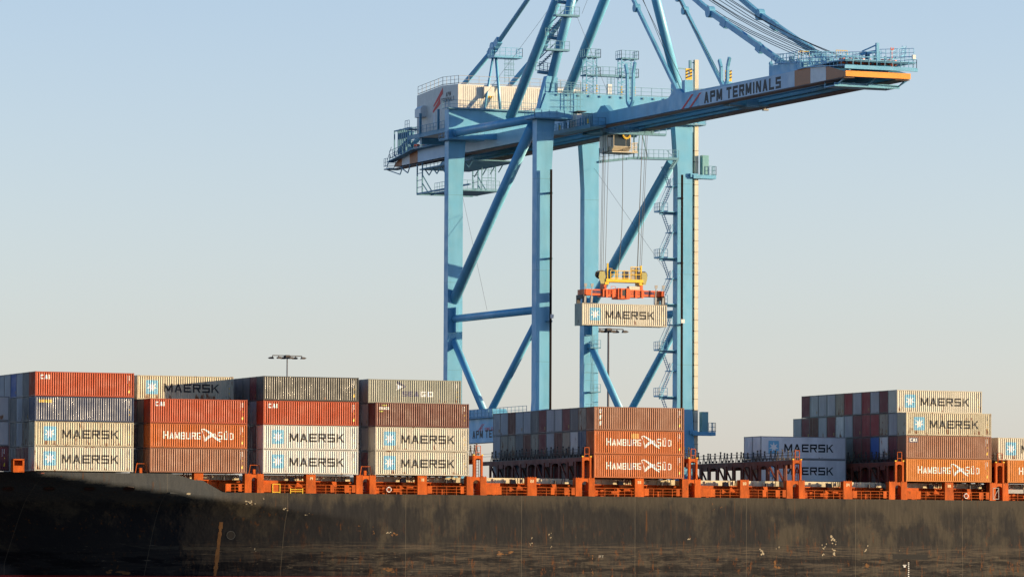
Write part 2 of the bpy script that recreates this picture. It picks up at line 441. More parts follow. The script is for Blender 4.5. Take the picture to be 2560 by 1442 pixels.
def container(x, y, z, color, logo='', end='wall', label='', group='', flat=False, detail=True):
    i = ncon[0]; ncon[0] += 1
    root = empty('shipping_container', (x, y, z), label, 'container', group)
    m, mf = cpaint(color), cpaint(color, True)
    attach(SIDEF if flat else SIDES[i % 5], 'side_panel', root, m)
    attach({'wall': ENDW, 'door': ENDD, 'reefer': ENDR}[end], 'door' if end == 'door' else 'end_panel', root, m)
    attach(FRAME, 'frame', root, mf); attach(SHELL, 'roof', root, m)
    if not detail and (i*5) % 3 == 0: attach(ME_PL, 'data_plate', root)
    if logo == 'maersk':
        attach(ME_MF if flat else ME_M, 'lettering', root); e = attach(ME_EF if flat else ME_E, 'emblem', root)
        s = attach(ME_SF if flat else ME_S, 'star', root); s.parent = e
    for key, mes in {'ham': [(ME_H, 'lettering')], 'cai': [(ME_CAI, 'lettering')], '960': [(ME_960, 'lettering')], 'cab': [(ME_CAB, 'emblem'), (ME_CAT, 'lettering')],
                     'sea': [(ME_SEA, 'lettering'), (ME_GO, 'lettering'), (ME_ARD, 'emblem'), (ME_ARW, 'emblem')], 'ues': [(ME_UES, 'lettering')],
                     'sco': [(ME_SCO, 'lettering'), (ME_SCG, 'emblem')]}.items():
        if logo == key:
            for me, n in mes: attach(me, n, root)
    if detail:
        attach(ME_DY2 if logo in ('maersk', '960', 'sea', 'sco') else ME_DY, 'warning_labels', root)
        attach(ME_CB if logo == 'maersk' else ME_CW, 'code_lettering', root)
    return root
ORD = ['front','second','third','fourth','fifth','sixth','seventh','eighth','ninth','tenth','eleventh','twelfth','thirteenth','fourteenth']
TIER = {1:'bottom', 2:'second', 3:'third', 4:'fourth'}
STK = {-1:'the partly hidden far left stack', 0:'the stack under the topmost red container', 1:'the stack right of the far left one', 2:'the stack topped by the black ribbed container',
       3:'the stack with the arrow emblem on top', 5:'the three-high stack in front of the crane', 7:'the smooth white pair', 8:'the four-high stack right of the crane', 9:'the stack cut by the right edge'}
FR = [ # bay, row, tier, colour, logo, label
 (0,0,4,'red','cai','bright red container with small white CAI, top of the leftmost full stack'),
 (0,0,3,'navy','960','navy container with yellow numbers, just under the topmost red container'),
 (0,0,2,'greyw','maersk','yellowed rust-edged MAERSK container directly under the navy one'),
 (0,0,1,'greyy','maersk','cream MAERSK container with rust chips along its base, bottom of the leftmost full stack'),
 (1,0,3,'red','cai','bright red CAI container right above the rusty HAMBURG SÜD one near the left'),
 (1,0,2,'orange','ham','orange HAMBURG SÜD container between a red one above and plain brown one below'),
 (1,0,1,'brown2','','plain brown container resting on the grey bulwark under HAMBURG SÜD'),
 (1,2,4,'greyw','maersk','MAERSK container set back on top, half in diagonal shadow'),
 (2,0,4,'black','','black ribbed container without lettering, top of its stack below the lamp mast'),
 (2,0,3,'red','cai','dented red CAI container under the black ribbed one'),
 (2,0,2,'grey','maersk','clean pale MAERSK container directly under the dented red one'),
 (2,0,1,'grey','maersk','clean pale MAERSK container at the bottom under another clean MAERSK one'),
 (3,1,4,'seagrey','sea','greenish grey SEAGO container with arrow emblem, top of its stack'),
 (3,0,3,'brown','sco','dark brown container with tiny green-swoosh logo under the SEAGO one'),
 (3,0,2,'greyy','maersk','cream MAERSK container directly under the dark brown one'),
 (3,0,1,'greyy','maersk','cream MAERSK container at the bottom of the stack topped by SEAGO'),
 (5,0,3,'brown2','ues','brown container with UES written downwards, top of the three-high stack'),
 (5,0,2,'orange','ham','orange HAMBURG SÜD container with a yellow patch above its lettering'),
 (5,0,1,'orange','ham','orange HAMBURG SÜD container at the bottom of the stack before the crane'),
 (8,1,4,'greyy','maersk','MAERSK container crowning the four-high stack right of the crane'),
 (8,0,3,'greyw','maersk','yellowed MAERSK container in the third tier right of the crane'),
 (8,0,2,'brown2','cab','brown container with CAI on a navy square, above the bright orange one'),
 (8,0,1,'orange2','ham','bright orange HAMBURG SÜD container, bottom of the four-high stack'),
 (9,1,2,'greyy','maersk','MAERSK container cut off by the right edge, upper one'),
 (9,0,1,'orange2','ham','orange HAMBURG SÜD container cut off by the right edge'),
]
for b, r, t, c, lg, lb in FR:
    root = container(bx(b), r*RW, ZB+(t-1)*HT, c, lg, 'wall' if lg != 'x' else 'door', lb, 'containers stacked on the ship')
    if (b, r, t) == (5, 0, 2): attach(ME_YP, 'sticker', root)
# containers seen by their ends, row by row away from the camera
def backs(b, t, rows, cols, ends=None):
    for r, c in zip(rows, cols):
        e = 'door' if (r*7+t*3+b) % 3 == 0 else 'wall'
        side = {0:'leftmost full stack', 1:'second stack from left', 2:'black-topped stack', 3:'SEAGO-topped stack', 5:'block before the crane', 8:'block right of the crane', 9:'stack at right edge'}[b]
        container(bx(b), r*RW, ZB+(t-1)*HT, c, '', e, '%s container end, %s row back, %s tier, %s' % (WORDC[c], ORD[r] if r else '', TIER[t], side), 'containers stacked on the ship', detail=False)
G, Lg, Mr, M2, Nv, Dg, Ru, Br, Bl, Lw, Bk = 'grey', 'lgrey', 'maroon', 'maroon2', 'navy', 'dgrey', 'rusty', 'brown', 'blue', 'lwhite', 'black'
backs(5, 3, range(1, 13), [Ru, Dg, Mr, Lg, Lg, Mr, Dg, Lg, Lg, Br, Lg, Lg])
backs(5, 2, range(1, 13), [Nv, Lw, Ru, Br, Lg, Mr, Ru, Br, Dg, Ru, Ru, Lg])
backs(5, 1, range(1, 13), [Mr, Dg, Lg, Mr, Dg, Nv, Mr, Dg, Lg, Mr, Dg, Lg])
backs(8, 4, range(2, 12), [Mr, Lg, M2, Lg, M2, Ru, Lg, Lg, Lg, Mr])
backs(8, 3, range(1, 13), [Lg, Ru, M2, M2, Mr, Lg, Lw, Mr, Lg, Br, Mr, Lg])
backs(8, 2, range(1, 8), [Mr, Lw, Bl, Mr, Mr, Dg, Mr])
backs(8, 1, range(1, 8), [M2, Mr, Dg, Mr, Dg, Mr, Mr])
backs(0, 4, range(1, 6), [Dg, Lg, Bl, Lg, Lg]); backs(0, 3, range(1, 5), [Dg, Lg, Dg, Dg]); backs(0, 2, range(1, 5), [Ru, Lg, Dg, Mr]); backs(0, 1, range(1, 5), [Mr, Mr, Dg, Dg])
backs(1, 4, (3, 4, 5), [Dg, Mr, Dg])
for t, cc in ((3, (Dg, Mr)), (2, (Dg, Mr)), (1, (Dg, Nv))): backs(1, t, (1, 2), cc)
backs(2, 4, (1, 2, 3, 4), [Mr, Dg, Dg, Dg])
for t, cc in ((3, (Lg, Mr)), (2, (Mr, Mr)), (1, (Mr, Nv))): backs(2, t, (1, 2), cc)
backs(3, 4, (2, 3), [Dg, Dg])
for t, cc in ((3, (Lg, Mr)), (2, (Lg, Dg)), (1, (Mr, Mr))): backs(3, t, (1, 2), cc)
backs(9, 2, (2, 3), [Dg, Mr]); backs(9, 1, (1, 2), [M2, Mr])
container(bx(-1), RW, ZB, 'maroon', '', 'wall', 'dark maroon container at the left edge of the picture, bottom of three', 'containers stacked on the ship')
for t, w in ((2, 'middle'), (3, 'upper')):
    container(bx(-1), RW, ZB+(t-1)*HT, 'lgrey', '', 'wall', 'smooth grey container cut by the left edge, %s of three' % w, 'containers stacked on the ship', flat=True)
# smooth white refrigerated containers
for t, w in ((1, 'lower'), (2, 'upper')):
    container(bx(7), 12.55, ZB+(t-1)*HT, 'white', 'maersk', 'reefer', 'smooth white MAERSK container in shade, %s one, behind the lashing bridge' % w, 'refrigerated containers', flat=True)
    container(bx(7), 15.05, ZB+(t-1)*HT, 'white', '', 'reefer', 'white container end behind the %s smooth MAERSK one' % w, 'refrigerated containers', flat=True)
hang = container(84.97, 33.8, 34.78, 'greyy', 'maersk', 'wall', 'MAERSK container hanging in the air beneath the orange spreader', '')
if 'group' in hang: del hang['group']

# ------------------------------------------------------------------ ship
HY = -.05
ship = empty('container_ship', (60, HY, 0), 'long container ship with weathered black hull and orange deck fittings alongside the quay', 'ship')
def hull_mat():
    m, nt, b = nodes('weathered_hull_paint'); v = objvec(nt, False)
    sp = N(nt, 'ShaderNodeSeparateXYZ'); nt.links.new(v, sp.inputs[0]); Z = sp.outputs['Z']; X = sp.outputs['X']
    big = noise(nt, (.17, .17, .17), v, 4, .55); str_ = noise(nt, (1.1, 1.1, .10), v, 5, .65); med = noise(nt, (.55, .55, .26), v, 6, .7)
    def cen(n, k): return mth(nt, 'MULTIPLY', mth(nt, 'SUBTRACT', n, .5), k)
    zt = mth(nt, 'MULTIPLY', ramp(nt, Z, 3.0, 11.9), .85); zt = mth(nt, 'ADD', zt, mth(nt, 'MULTIPLY', ramp(nt, Z, 9.6, 11.5), .5)); xt = mth(nt, 'MULTIPLY', ramp(nt, X, -44, 50), .65)  # xt paints the bow's shade into the base colour, darker towards the bow
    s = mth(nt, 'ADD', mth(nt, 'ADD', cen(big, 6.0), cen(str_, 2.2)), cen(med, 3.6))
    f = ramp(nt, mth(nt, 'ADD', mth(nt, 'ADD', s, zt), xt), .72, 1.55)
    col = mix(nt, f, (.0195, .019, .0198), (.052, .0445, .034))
    blot = ramp(nt, noise(nt, (.10, .10, .085), v, 7, .68), .46, .52)
    blot = mth(nt, 'MULTIPLY', mth(nt, 'MULTIPLY', blot, ramp(nt, Z, 11.4, 9.9)), ramp(nt, Z, 4.6, 5.8))
    col = mix(nt, mth(nt, 'MULTIPLY', blot, .7), col, (.0150, .0155, .0180))
    bul = mth(nt, 'MULTIPLY', ramp(nt, X, -32, -38), ramp(nt, Z, 10.5, 11.6))
    col = mix(nt, mth(nt, 'MULTIPLY', bul, .8), col, (.058, .064, .068))
    pale = ramp(nt, noise(nt, (.9, .9, .2), v, 6, .7), .57, .70)
    col = mix(nt, mth(nt, 'MULTIPLY', mth(nt, 'MULTIPLY', pale, .4), ramp(nt, X, -40, -20)), col, (.065, .060, .046))
    run = mth(nt, 'MULTIPLY', ramp(nt, noise(nt, (2.4, 2.4, .09), v, 5, .6), .60, .68), ramp(nt, noise(nt, (.12, .12, .3), v, 3), .48, .56))
    col = mix(nt, mth(nt, 'MULTIPLY', run, .75), col, (.10, .042, .014))
    # fender scrape band
    sc = noise(nt, (.22, .22, 5.0), v, 7, .75)
    band = mth(nt, 'MULTIPLY', ramp(nt, Z, 6.3, 5.6), ramp(nt, Z, 1.8, 3.0))
    f2 = mth(nt, 'MULTIPLY', ramp(nt, sc, .46, .55), band)
    f2 = mth(nt, 'MULTIPLY', f2, ramp(nt, X, -52, -12))
    col = mix(nt, mth(nt, 'MULTIPLY', f2, .8), col, (.075, .060, .045))
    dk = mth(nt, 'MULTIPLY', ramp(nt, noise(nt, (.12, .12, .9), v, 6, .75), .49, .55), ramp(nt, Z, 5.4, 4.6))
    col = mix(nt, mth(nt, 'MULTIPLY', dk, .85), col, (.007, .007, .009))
    # light scratches and rust
    sc2 = ramp(nt, noise(nt, (.6, .6, 8.0), v, 5, .75), .63, .67)
    col = mix(nt, mth(nt, 'MULTIPLY', mth(nt, 'MULTIPLY', sc2, ramp(nt, Z, 6.5, 5.0)), .7), col, (.22, .18, .13))
    r1 = ramp(nt, noise(nt, (1.3, 1.3, .45), v, 7, .8), .565, .60)
    r1 = mth(nt, 'MULTIPLY', mth(nt, 'MULTIPLY', r1, ramp(nt, Z, 9.5, 2.5)), ramp(nt, X, -45, 10))
    col = mix(nt, mth(nt, 'MULTIPLY', r1, .85), col, (.13, .048, .014))
    # weld seams: vertical plate joints, two horizontal strakes
    fx = mth(nt, 'ABSOLUTE', mth(nt, 'SUBTRACT', mth(nt, 'FRACT', mth(nt, 'DIVIDE', mth(nt, 'ADD', X, 5.4+152), 15.2)), .5))
    seam = mth(nt, 'LESS_THAN', fx, .0022)
    col = mix(nt, mth(nt, 'MULTIPLY', seam, .3), col, (.20, .17, .12))
    for zz in (8.95, 5.95):
        hs = mth(nt, 'LESS_THAN', mth(nt, 'ABSOLUTE', mth(nt, 'SUBTRACT', Z, zz)), .022)
        col = mix(nt, mth(nt, 'MULTIPLY', hs, .5), col, (.02, .02, .02))
    boot = mth(nt, 'LESS_THAN', Z, 1.93)
    col = mix(nt, boot, col, (.25, .018, .012))
    nt.links.new(col, b.inputs['Base Color']); b.inputs['Roughness'].default_value = .6; b.inputs['Specular IOR Level'].default_value = .08
    bp = N(nt, 'ShaderNodeBump'); bp.inputs['Strength'].default_value = .5; bp.inputs['Distance'].default_value = .12
    nt.links.new(noise(nt, (.9, .9, .35), v, 2), bp.inputs['Height']); nt.links.new(bp.outputs[0], b.inputs['Normal'])
    return m
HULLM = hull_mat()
def top_z(x):
    pts = [(-60, 14.1), (17.3, 14.07), (19.9, 13.34), (21.0, 13.3), (23.6, 11.9), (400, 11.9)]
    for (a, za), (b, zb) in zip(pts, pts[1:]):
        if a <= x <= b: return za+(zb-za)*(x-a)/(b-a)
    return 11.9
def hull_y(x, z):
    zl = 11.9 - .125*(x-16); d = max(0, zl-z)
    s = 1.35*max(0, 1-(x+5)/52)**1.5 if x < 47 else 0
    if x < -5: s = 1.35+(-5-x)*.035
    y = s*(.95*d + 4.0*(1-math.exp(-d/1.5)))
    if x < -8: y += (x+8)**2*.012
    if x < 20 and z < 11.75: y += .55*(1-math.exp(-(11.75-z)/.35))*min(1, (20-x)/6)
    return HY + min(y, 15.9)
xs = [-45+.5*i for i in range(186)] + [48+2*i for i in range(62)]
zs_n = 46; vs = []; fs = []
for x in xs:
    tz = top_z(x)
    for j in range(zs_n): z = -1.5+(tz+1.5)*j/(zs_n-1); vs.append((x, hull_y(x, z), z))
for i in range(len(xs)-1):
    for j in range(zs_n-1):
        a = i*zs_n+j; fs.append((a, a+zs_n, a+zs_n+1, a+1))
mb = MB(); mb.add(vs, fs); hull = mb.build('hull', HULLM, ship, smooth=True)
n0 = len(xs)
mb = MB()                                                           # far side, stern, deck and thickness of the bulwark
for (a, b) in zip(xs[::6], xs[::6][1:]):
    ya, yb = 32.2-(hull_y(a, 12)-HY), 32.2-(hull_y(b, 12)-HY)
    mb.add([(a, ya, -1.5), (b, yb, -1.5), (b, yb, top_z(b)), (a, ya, top_z(a))], [(0,1,2,3)])
mb.add([(xs[-1], HY, -1.5), (xs[-1], 32.2, -1.5), (xs[-1], 32.2, 11.9), (xs[-1], HY, 11.9)], [(0,1,2,3)])
for (a, b) in zip(xs[124:140:2], xs[126:142:2]):
    mb.add([(a, hull_y(a, 14)+.12, 11.7), (b, hull_y(b, 14)+.12, 11.7), (b, hull_y(b, 14)+.12, top_z(b)), (a, hull_y(a, 14)+.12, top_z(a)),
            (a, hull_y(a, 14), top_z(a)), (b, hull_y(b, 14), top_z(b))], [(0,1,2,3), (3,2,5,4)])
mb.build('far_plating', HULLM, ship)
mb = MB()
for (a, b) in zip(xs[30::2], xs[32::2]):
    zd = 14.02 if b <= 17 else 11.9
    ya, yb = (hull_y(a, zd-.25)+.03, hull_y(b, zd-.25)+.03) if b <= 17 else (hull_y(a, 11.6)+.35*(a < 26)+.02, hull_y(b, 11.6)+.35*(b < 26)+.02)
    mb.add([(a, ya, zd-.15), (b, yb, zd-.15), (b, 32.1, zd-.15), (a, 32.1, zd-.15), (a, ya, zd), (b, yb, zd), (b, 32.1, zd), (a, 32.1, zd)], [(3,2,1,0), (4,5,6,7), (0,1,5,4)])
mb.build('deck', DORANGE2, ship)
# rubbing strake at the bow step and fairleads
def decal(name, mat, polys, dy=.006):
    mb = MB()
    for k, poly in enumerate(polys):
        pts = []
        for u, v in poly:
            p = oY(u, v, HY)
            for _ in range(6): p = oY(u, v, hull_y(p.x, p.z))
            pts.append((p.x, p.y-dy-.0008*(k % 5), p.z))
        mb.add(pts, [tuple(range(len(pts)))])
    return mb.build(name, mat, ship)
SCR0 = plain('worn_rim', (.09, .09, .085), .6)
for u in (20, 122, 223, 322):
    def oval(k, g): t = 2*math.pi*k/24; return (u+(13+g)*max(-1, min(1, 1.2*math.cos(t))), 1221-(4.3+g)*math.sin(t))
    decal('fairlead', plain('fairlead_rim', (.05, .028, .018), .6), [[oval(k, 0), oval(k, 1.6), oval(k+1, 1.6), oval(k+1, 0)] for k in range(24)], .05)
    decal('fairlead_opening', BLK, [[oval(k, .4) for k in range(24)]], .03)
    decal('fairlead_roller', DORANGE2, [[(u-11, 1220), (u+11, 1220), (u+11, 1221.6), (u-11, 1221.6)]], .06)
# round discharge opening
p = oY(577, 1337, HY)
for _ in range(6): p = oY(577, 1337, hull_y(p.x, p.z))
decal('discharge_opening', BLK, [[(577+9.5*math.cos(k*.2513), 1337+9.5*math.sin(k*.2513)) for k in range(25)]], .02)
decal('opening_rim', SCR0, [[(577+r_*math.cos(t*.2513), 1337+r_*math.sin(t*.2513)) for r_, t in ((9.5, k), (10.8, k), (10.8, k+1), (9.5, k+1))] for k in range(25)], .03)
RUSTM = paint('rust_streak', (.17, .075, .02), .8, .3, .5, (3, 3, .5)); PALEM = plain('bare_primer', (.36, .30, .20), .8); SCRM = paint('scrape_grey', (.050, .045, .038), .8, .2, .5, (1, 1, 4), spec=.1)
st = []; r = random.Random(5)
for k in range(16):
    v0, v1 = 1304+k*8.4, 1304+(k+1)*8.4; x = 553-k*1.0; w = 4.2+r.uniform(-1, 1.2)
    st.append([(x-w, v0), (x+w, v0), (x-1+w+r.uniform(-.6,.6), v1), (x-1-w+r.uniform(-.6,.6), v1)])
decal('rust_streak', RUSTM, st)
st = []; last = None
for k in range(60):
    u0 = 300+k*14.2; c0 = 1356+ (8 if k > 4 else k*2) + min(8, k*.22) + r.uniform(-1, 1) + (1369-1366); w0 = max(.6, 4.2*min(1, k/8)*r.uniform(.6, 1.15))
    if k > 45: w0 *= max(.25, 1-(k-45)/18)
    cur = (u0, c0-w0, c0+w0)
    if last: st.append([(last[0], last[2]), (cur[0], cur[2]), (cur[0], cur[1]), (last[0], last[1])])
    last = cur
decal('fender_scrape', SCRM, st)
def chips(us, vs_, n, s, seed, asp=1.0):
    r = random.Random(seed); out = []
    for _ in range(n):
        u = r.uniform(*us); v = r.uniform(*vs_); k = r.randint(5, 7); a0 = r.uniform(0, 6)
        sz = s*r.uniform(.3, 1)
        out.append([(u+asp*sz*math.cos(a0+2*math.pi*i/k)*r.uniform(.5, 1), v-sz*math.sin(a0+2*math.pi*i/k)*r.uniform(.5, 1)) for i in range(k)])
    return out
ch = []
for us, vv, n, s, a in [((2055,2066),(1345,1390),9,4,.6),((2078,2092),(1340,1392),13,5,.9),((2160,2170),(1355,1378),5,3.5,.6),((1895,1910),(1372,1386),7,4,.8),((1940,1951),(1366,1378),3,4,.4),
    ((1372,1380),(1328,1345),5,3,.5),((1376,1382),(1360,1368),3,3,.5),((1325,1334),(1339,1372),5,2.5,.9),((610,640),(1250,1262),10,3,1.6),((655,662),(1243,1247),2,2.5,1.5),((708,722),(1266,1278),4,3,1.5),
    ((762,778),(1282,1287),5,2.5,.7),((465,474),(1233,1236),2,3,2.4),((2240,2262),(1372,1376),2,2.5,1),((1715,1728),(1345,1348),4,1.8,1.6),((965,990),(1328,1332),5,2,1.8),((636,641),(1370,1378),3,4,.5)]:
    ch += chips(us, vv, n, s, len(ch)+3, a)
decal('paint_chips', PALEM, ch)
ch = []
for us, vv, n, s, a in [((895,900),(1312,1330),5,3,.6),((930,936),(1314,1335),6,3.5,.6),((940,985),(1419,1430),9,5,2.5),((975,998),(1328,1345),6,3,1.1),((2080,2092),(1345,1395),6,3,.6),((1478,1484),(1386,1440),16,4,.45),
    ((1935,1950),(1402,1420),6,5,1),((2165,2175),(1404,1420),5,6,.8),((262,335),(1424,1434),6,5,3),((1245,1300),(1378,1386),8,4,2.5),((1780,1786),(1252,1275),4,4,.5),((1800,1806),(1262,1270),2,4,.6)]:
    ch += chips(us, vv, n, s, len(ch)+31, a)
decal('rust_patches', RUSTM, ch, .012)
# draft marks and stencils
q = []
for k in range(8): q.append([(2270, 1405+k*4.8), (2273, 1405+k*4.8), (2273, 1407+k*4.8), (2270, 1407+k*4.8)])
q += [[(2257, 1411), (2266, 1411), (2266, 1412.5), (2257, 1412.5)], [(2259, 1414), (2264, 1414), (2264, 1417), (2259, 1417)]]
for u0, txt in ((1497, 'PT'), (1502, 'T')):
    pass
decal('draft_marks', TEXTW, q)
qs, l = word('PT', 6.5, .8, .13, .3)
decal('tug_lettering', plain('worn_white', (.35, .33, .28), .7), [[(1497+x, 1394-y) for x, y in q] for q in qs])
decal('repaired_plate', plain('fresh_black_paint', (.008, .008, .009), .9), [[(2232, 1384), (2320, 1386), (2318, 1398), (2232, 1397)]])
# --- deck edge: pedestals, coaming, hatch, railings
def pedestal(xa, xb, z1=14.13, num=None):
    mb = MB(); mb.box(xa, xb, HY+.03, .9, 11.9, z1)
    n = max(2, round((xb-xa)/.28))
    for i in range(n): x = xa+.06+(xb-xa-.2)*i/(n-1); mb.box(x, x+.09, HY+.06, .15, z1, z1+.075)
    o = mb.build('support_pedestal', DORANGE, ship)
    if num:
        q, l = word(num, .34, .6, .2, .18); mb = MB(); y = HY+.02
        for k, qq in enumerate(q): mb.add([((xa+xb)/2-l/2+x, y-.001*(k % 4), z1-.62+zz) for x, zz in qq], [(0,1,2,3)])
        mb.build('number', plain('cream_number', (.75, .6, .35), .5), o)
nums = {2:'14', 3:'18', 4:'22', 5:'26', 6:'30', 7:'34', 8:'38', 9:'42'}
for k in range(1, 10):
    c = bx(k)+CL/2
    if k == 1:
        mb = MB(); mb.box(c-.55, c+.6, HY+.03, .9, 13.31, 14.13); mb.build('support_pedestal', DORANGE, ship)
    else: pedestal(c-.58, c+.62, num=nums.get(k))
    e = bx(k)+CL; s = bx(k+1) if k < 9 else e+2.2
    pedestal(e-.25, e+.6); pedestal(s-.72, s+.1)
    mb = MB()                                               # arch between the paired posts
    x0, x1 = e+.6, s-.72; xc = (x0+x1)/2; hw = (x1-x0)/2; pts = []
    for i in range(9): a = math.pi*i/8; pts.append((xc-hw*math.cos(a), 13.32+.42*math.sin(a)))
    poly = [(x0, 14.1)] + pts + [(x1, 14.1)]
    for (a, za), (b, zb) in zip(pts, pts[1:]): mb.prism([(a, HY+.06, za), (b, HY+.06, zb), (b, HY+.06, 14.09), (a, HY+.06, 14.09)], (0, .3, 0))
    mb.build('arch', DORANGE, ship)
    mb = MB(); mb.box(x0+.05, x1-.05, 1.9, 2.1, 11.9, 13.2); mb.box(xc+.02, x1-.08, 1.2, 1.6, 12.9, 13.3)
    for zz in (12.2, 12.5): mb.bar((x0, .3, zz), (x1, .3, zz), .05)
    mb.build('passage_fittings', DORANGE2, ship)
# hatch coaming and covers, one per bay
for k in range(1, 10):
    x0, x1 = bx(k)+.1, bx(k)+CL-.1
    mb = MB(); mb.box(x0, x1, 2.15, 30.0, 11.9, 13.36); 
    x = x0+.5
    while x < x1-.3: mb.prism([(x, 2.16, 13.3), (x, 1.65, 13.3), (x, 2.1, 12.5)], (.06, 0, 0)); x += 1.45
    mb.box(x0, x1, 1.75, 2.2, 13.30, 13.42)
    for q in (.12, .47, .55, .9):
        xa = x0+(x1-x0)*q; mb.box(xa, xa+R.uniform(.25, .6), 1.5, 1.9, 11.95, 12.75)
    mb.build('hatch_coaming', DORANGE, ship)
    mb = MB(); mb.box(x0+.05, x0+5.9, 2.35, 30, 13.42, 14.07); mb.box(x0+6.1, x1-.05, 2.35, 30, 13.42, 14.07)
    for i in range(9):
        xa = x0+.5+i*1.3+R.uniform(-.2, .2); mb.box(xa, xa+R.uniform(.08, .3), 2.22, 2.4, 13.55, 13.95)
    hc = mb.build('hatch_cover', HATCH, ship)
    mb = MB()
    for f in (.36, .38, .41, .43, .86, .89): xa = x0+f*CL; mb.bar((xa, 1.2, 13.4), (xa+R.uniform(-.15, .15), 1.2, 14.1), .07)
    mb.box(x0+.30*CL, x0+.35*CL, 1.0, 1.5, 13.36, 13.85); mb.box(x0+.78*CL, x0+.80*CL, 1.0, 1.4, 13.36, 13.8)
    mb.build('lashing_gear', DARKM, ship)
# rail along the deck edge, with box lockers
for k in range(1, 10):
    c = bx(k)+CL/2; e = bx(k)+CL-.25; s = bx(k)+.1
    for a, b in ((s, c-.58), (c+.62, e)):
        if k == 1:
            if b < 22: continue
            a = max(a, 23.9)
            if b-a < .6: continue
        mb = MB(); y = .04
        mb.bar((a, y, 12.92), (b, y, 12.92), .055); mb.bar((a, y, 12.55), (b, y, 12.55), .045); mb.bar((a, y, 12.2), (b, y, 12.2), .045)
        n = max(2, round((b-a)/1.25))
        for i in range(n+1): x = a+.05+(b-a-.1)*i/n; mb.bar((x, y, 11.9), (x, y, 12.95), .055)
        rl = mb.build('guard_rail', DORANGE, ship)
        mb = MB(); kind = (k*2+(a > c)) % 4
        if kind == 0: mb.box(a+.05, a+2.0, .02, .5, 12.0, 13.0); mb.box(a+.0, a+2.2, 1.0, 1.5, 12.95, 13.4)
        elif kind == 1: mb.box(b-1.5, b-.9, .0, .05, 12.05, 12.92); mb.box(b-.55, b-.1, .0, .05, 12.05, 12.92); mb.box(b-3.3, b-2.8, .0, .05, 12.05, 12.92); mb.prism([(a+2.4, .9, 13.35), (a+3.0, .9, 13.35), (a+3.1, .9, 12.6), (a+2.7, .9, 12.6)], (0, .1, 0))
        elif kind == 2: mb.box(a+.4, a+.9, .9, 1.2, 11.95, 12.7); mb.box(a+2.6, a+3.7, .8, 1.1, 12.2, 12.6); mb.prism([(b-1.7, .9, 13.36), (b-.1, .9, 13.36), (b-.2, .9, 12.85), (b-1.5, .9, 12.85)], (0, .3, 0))
        else: mb.box(b-.8, b-.35, .0, .05, 12.05, 12.92); mb.box(a+.1, a+.7, .0, .05, 12.05, 12.92); mb.box(a+2.2, a+2.6, .7, 1.0, 11.95, 12.6)
        mb.build('locker_panel', DORANGE, ship)
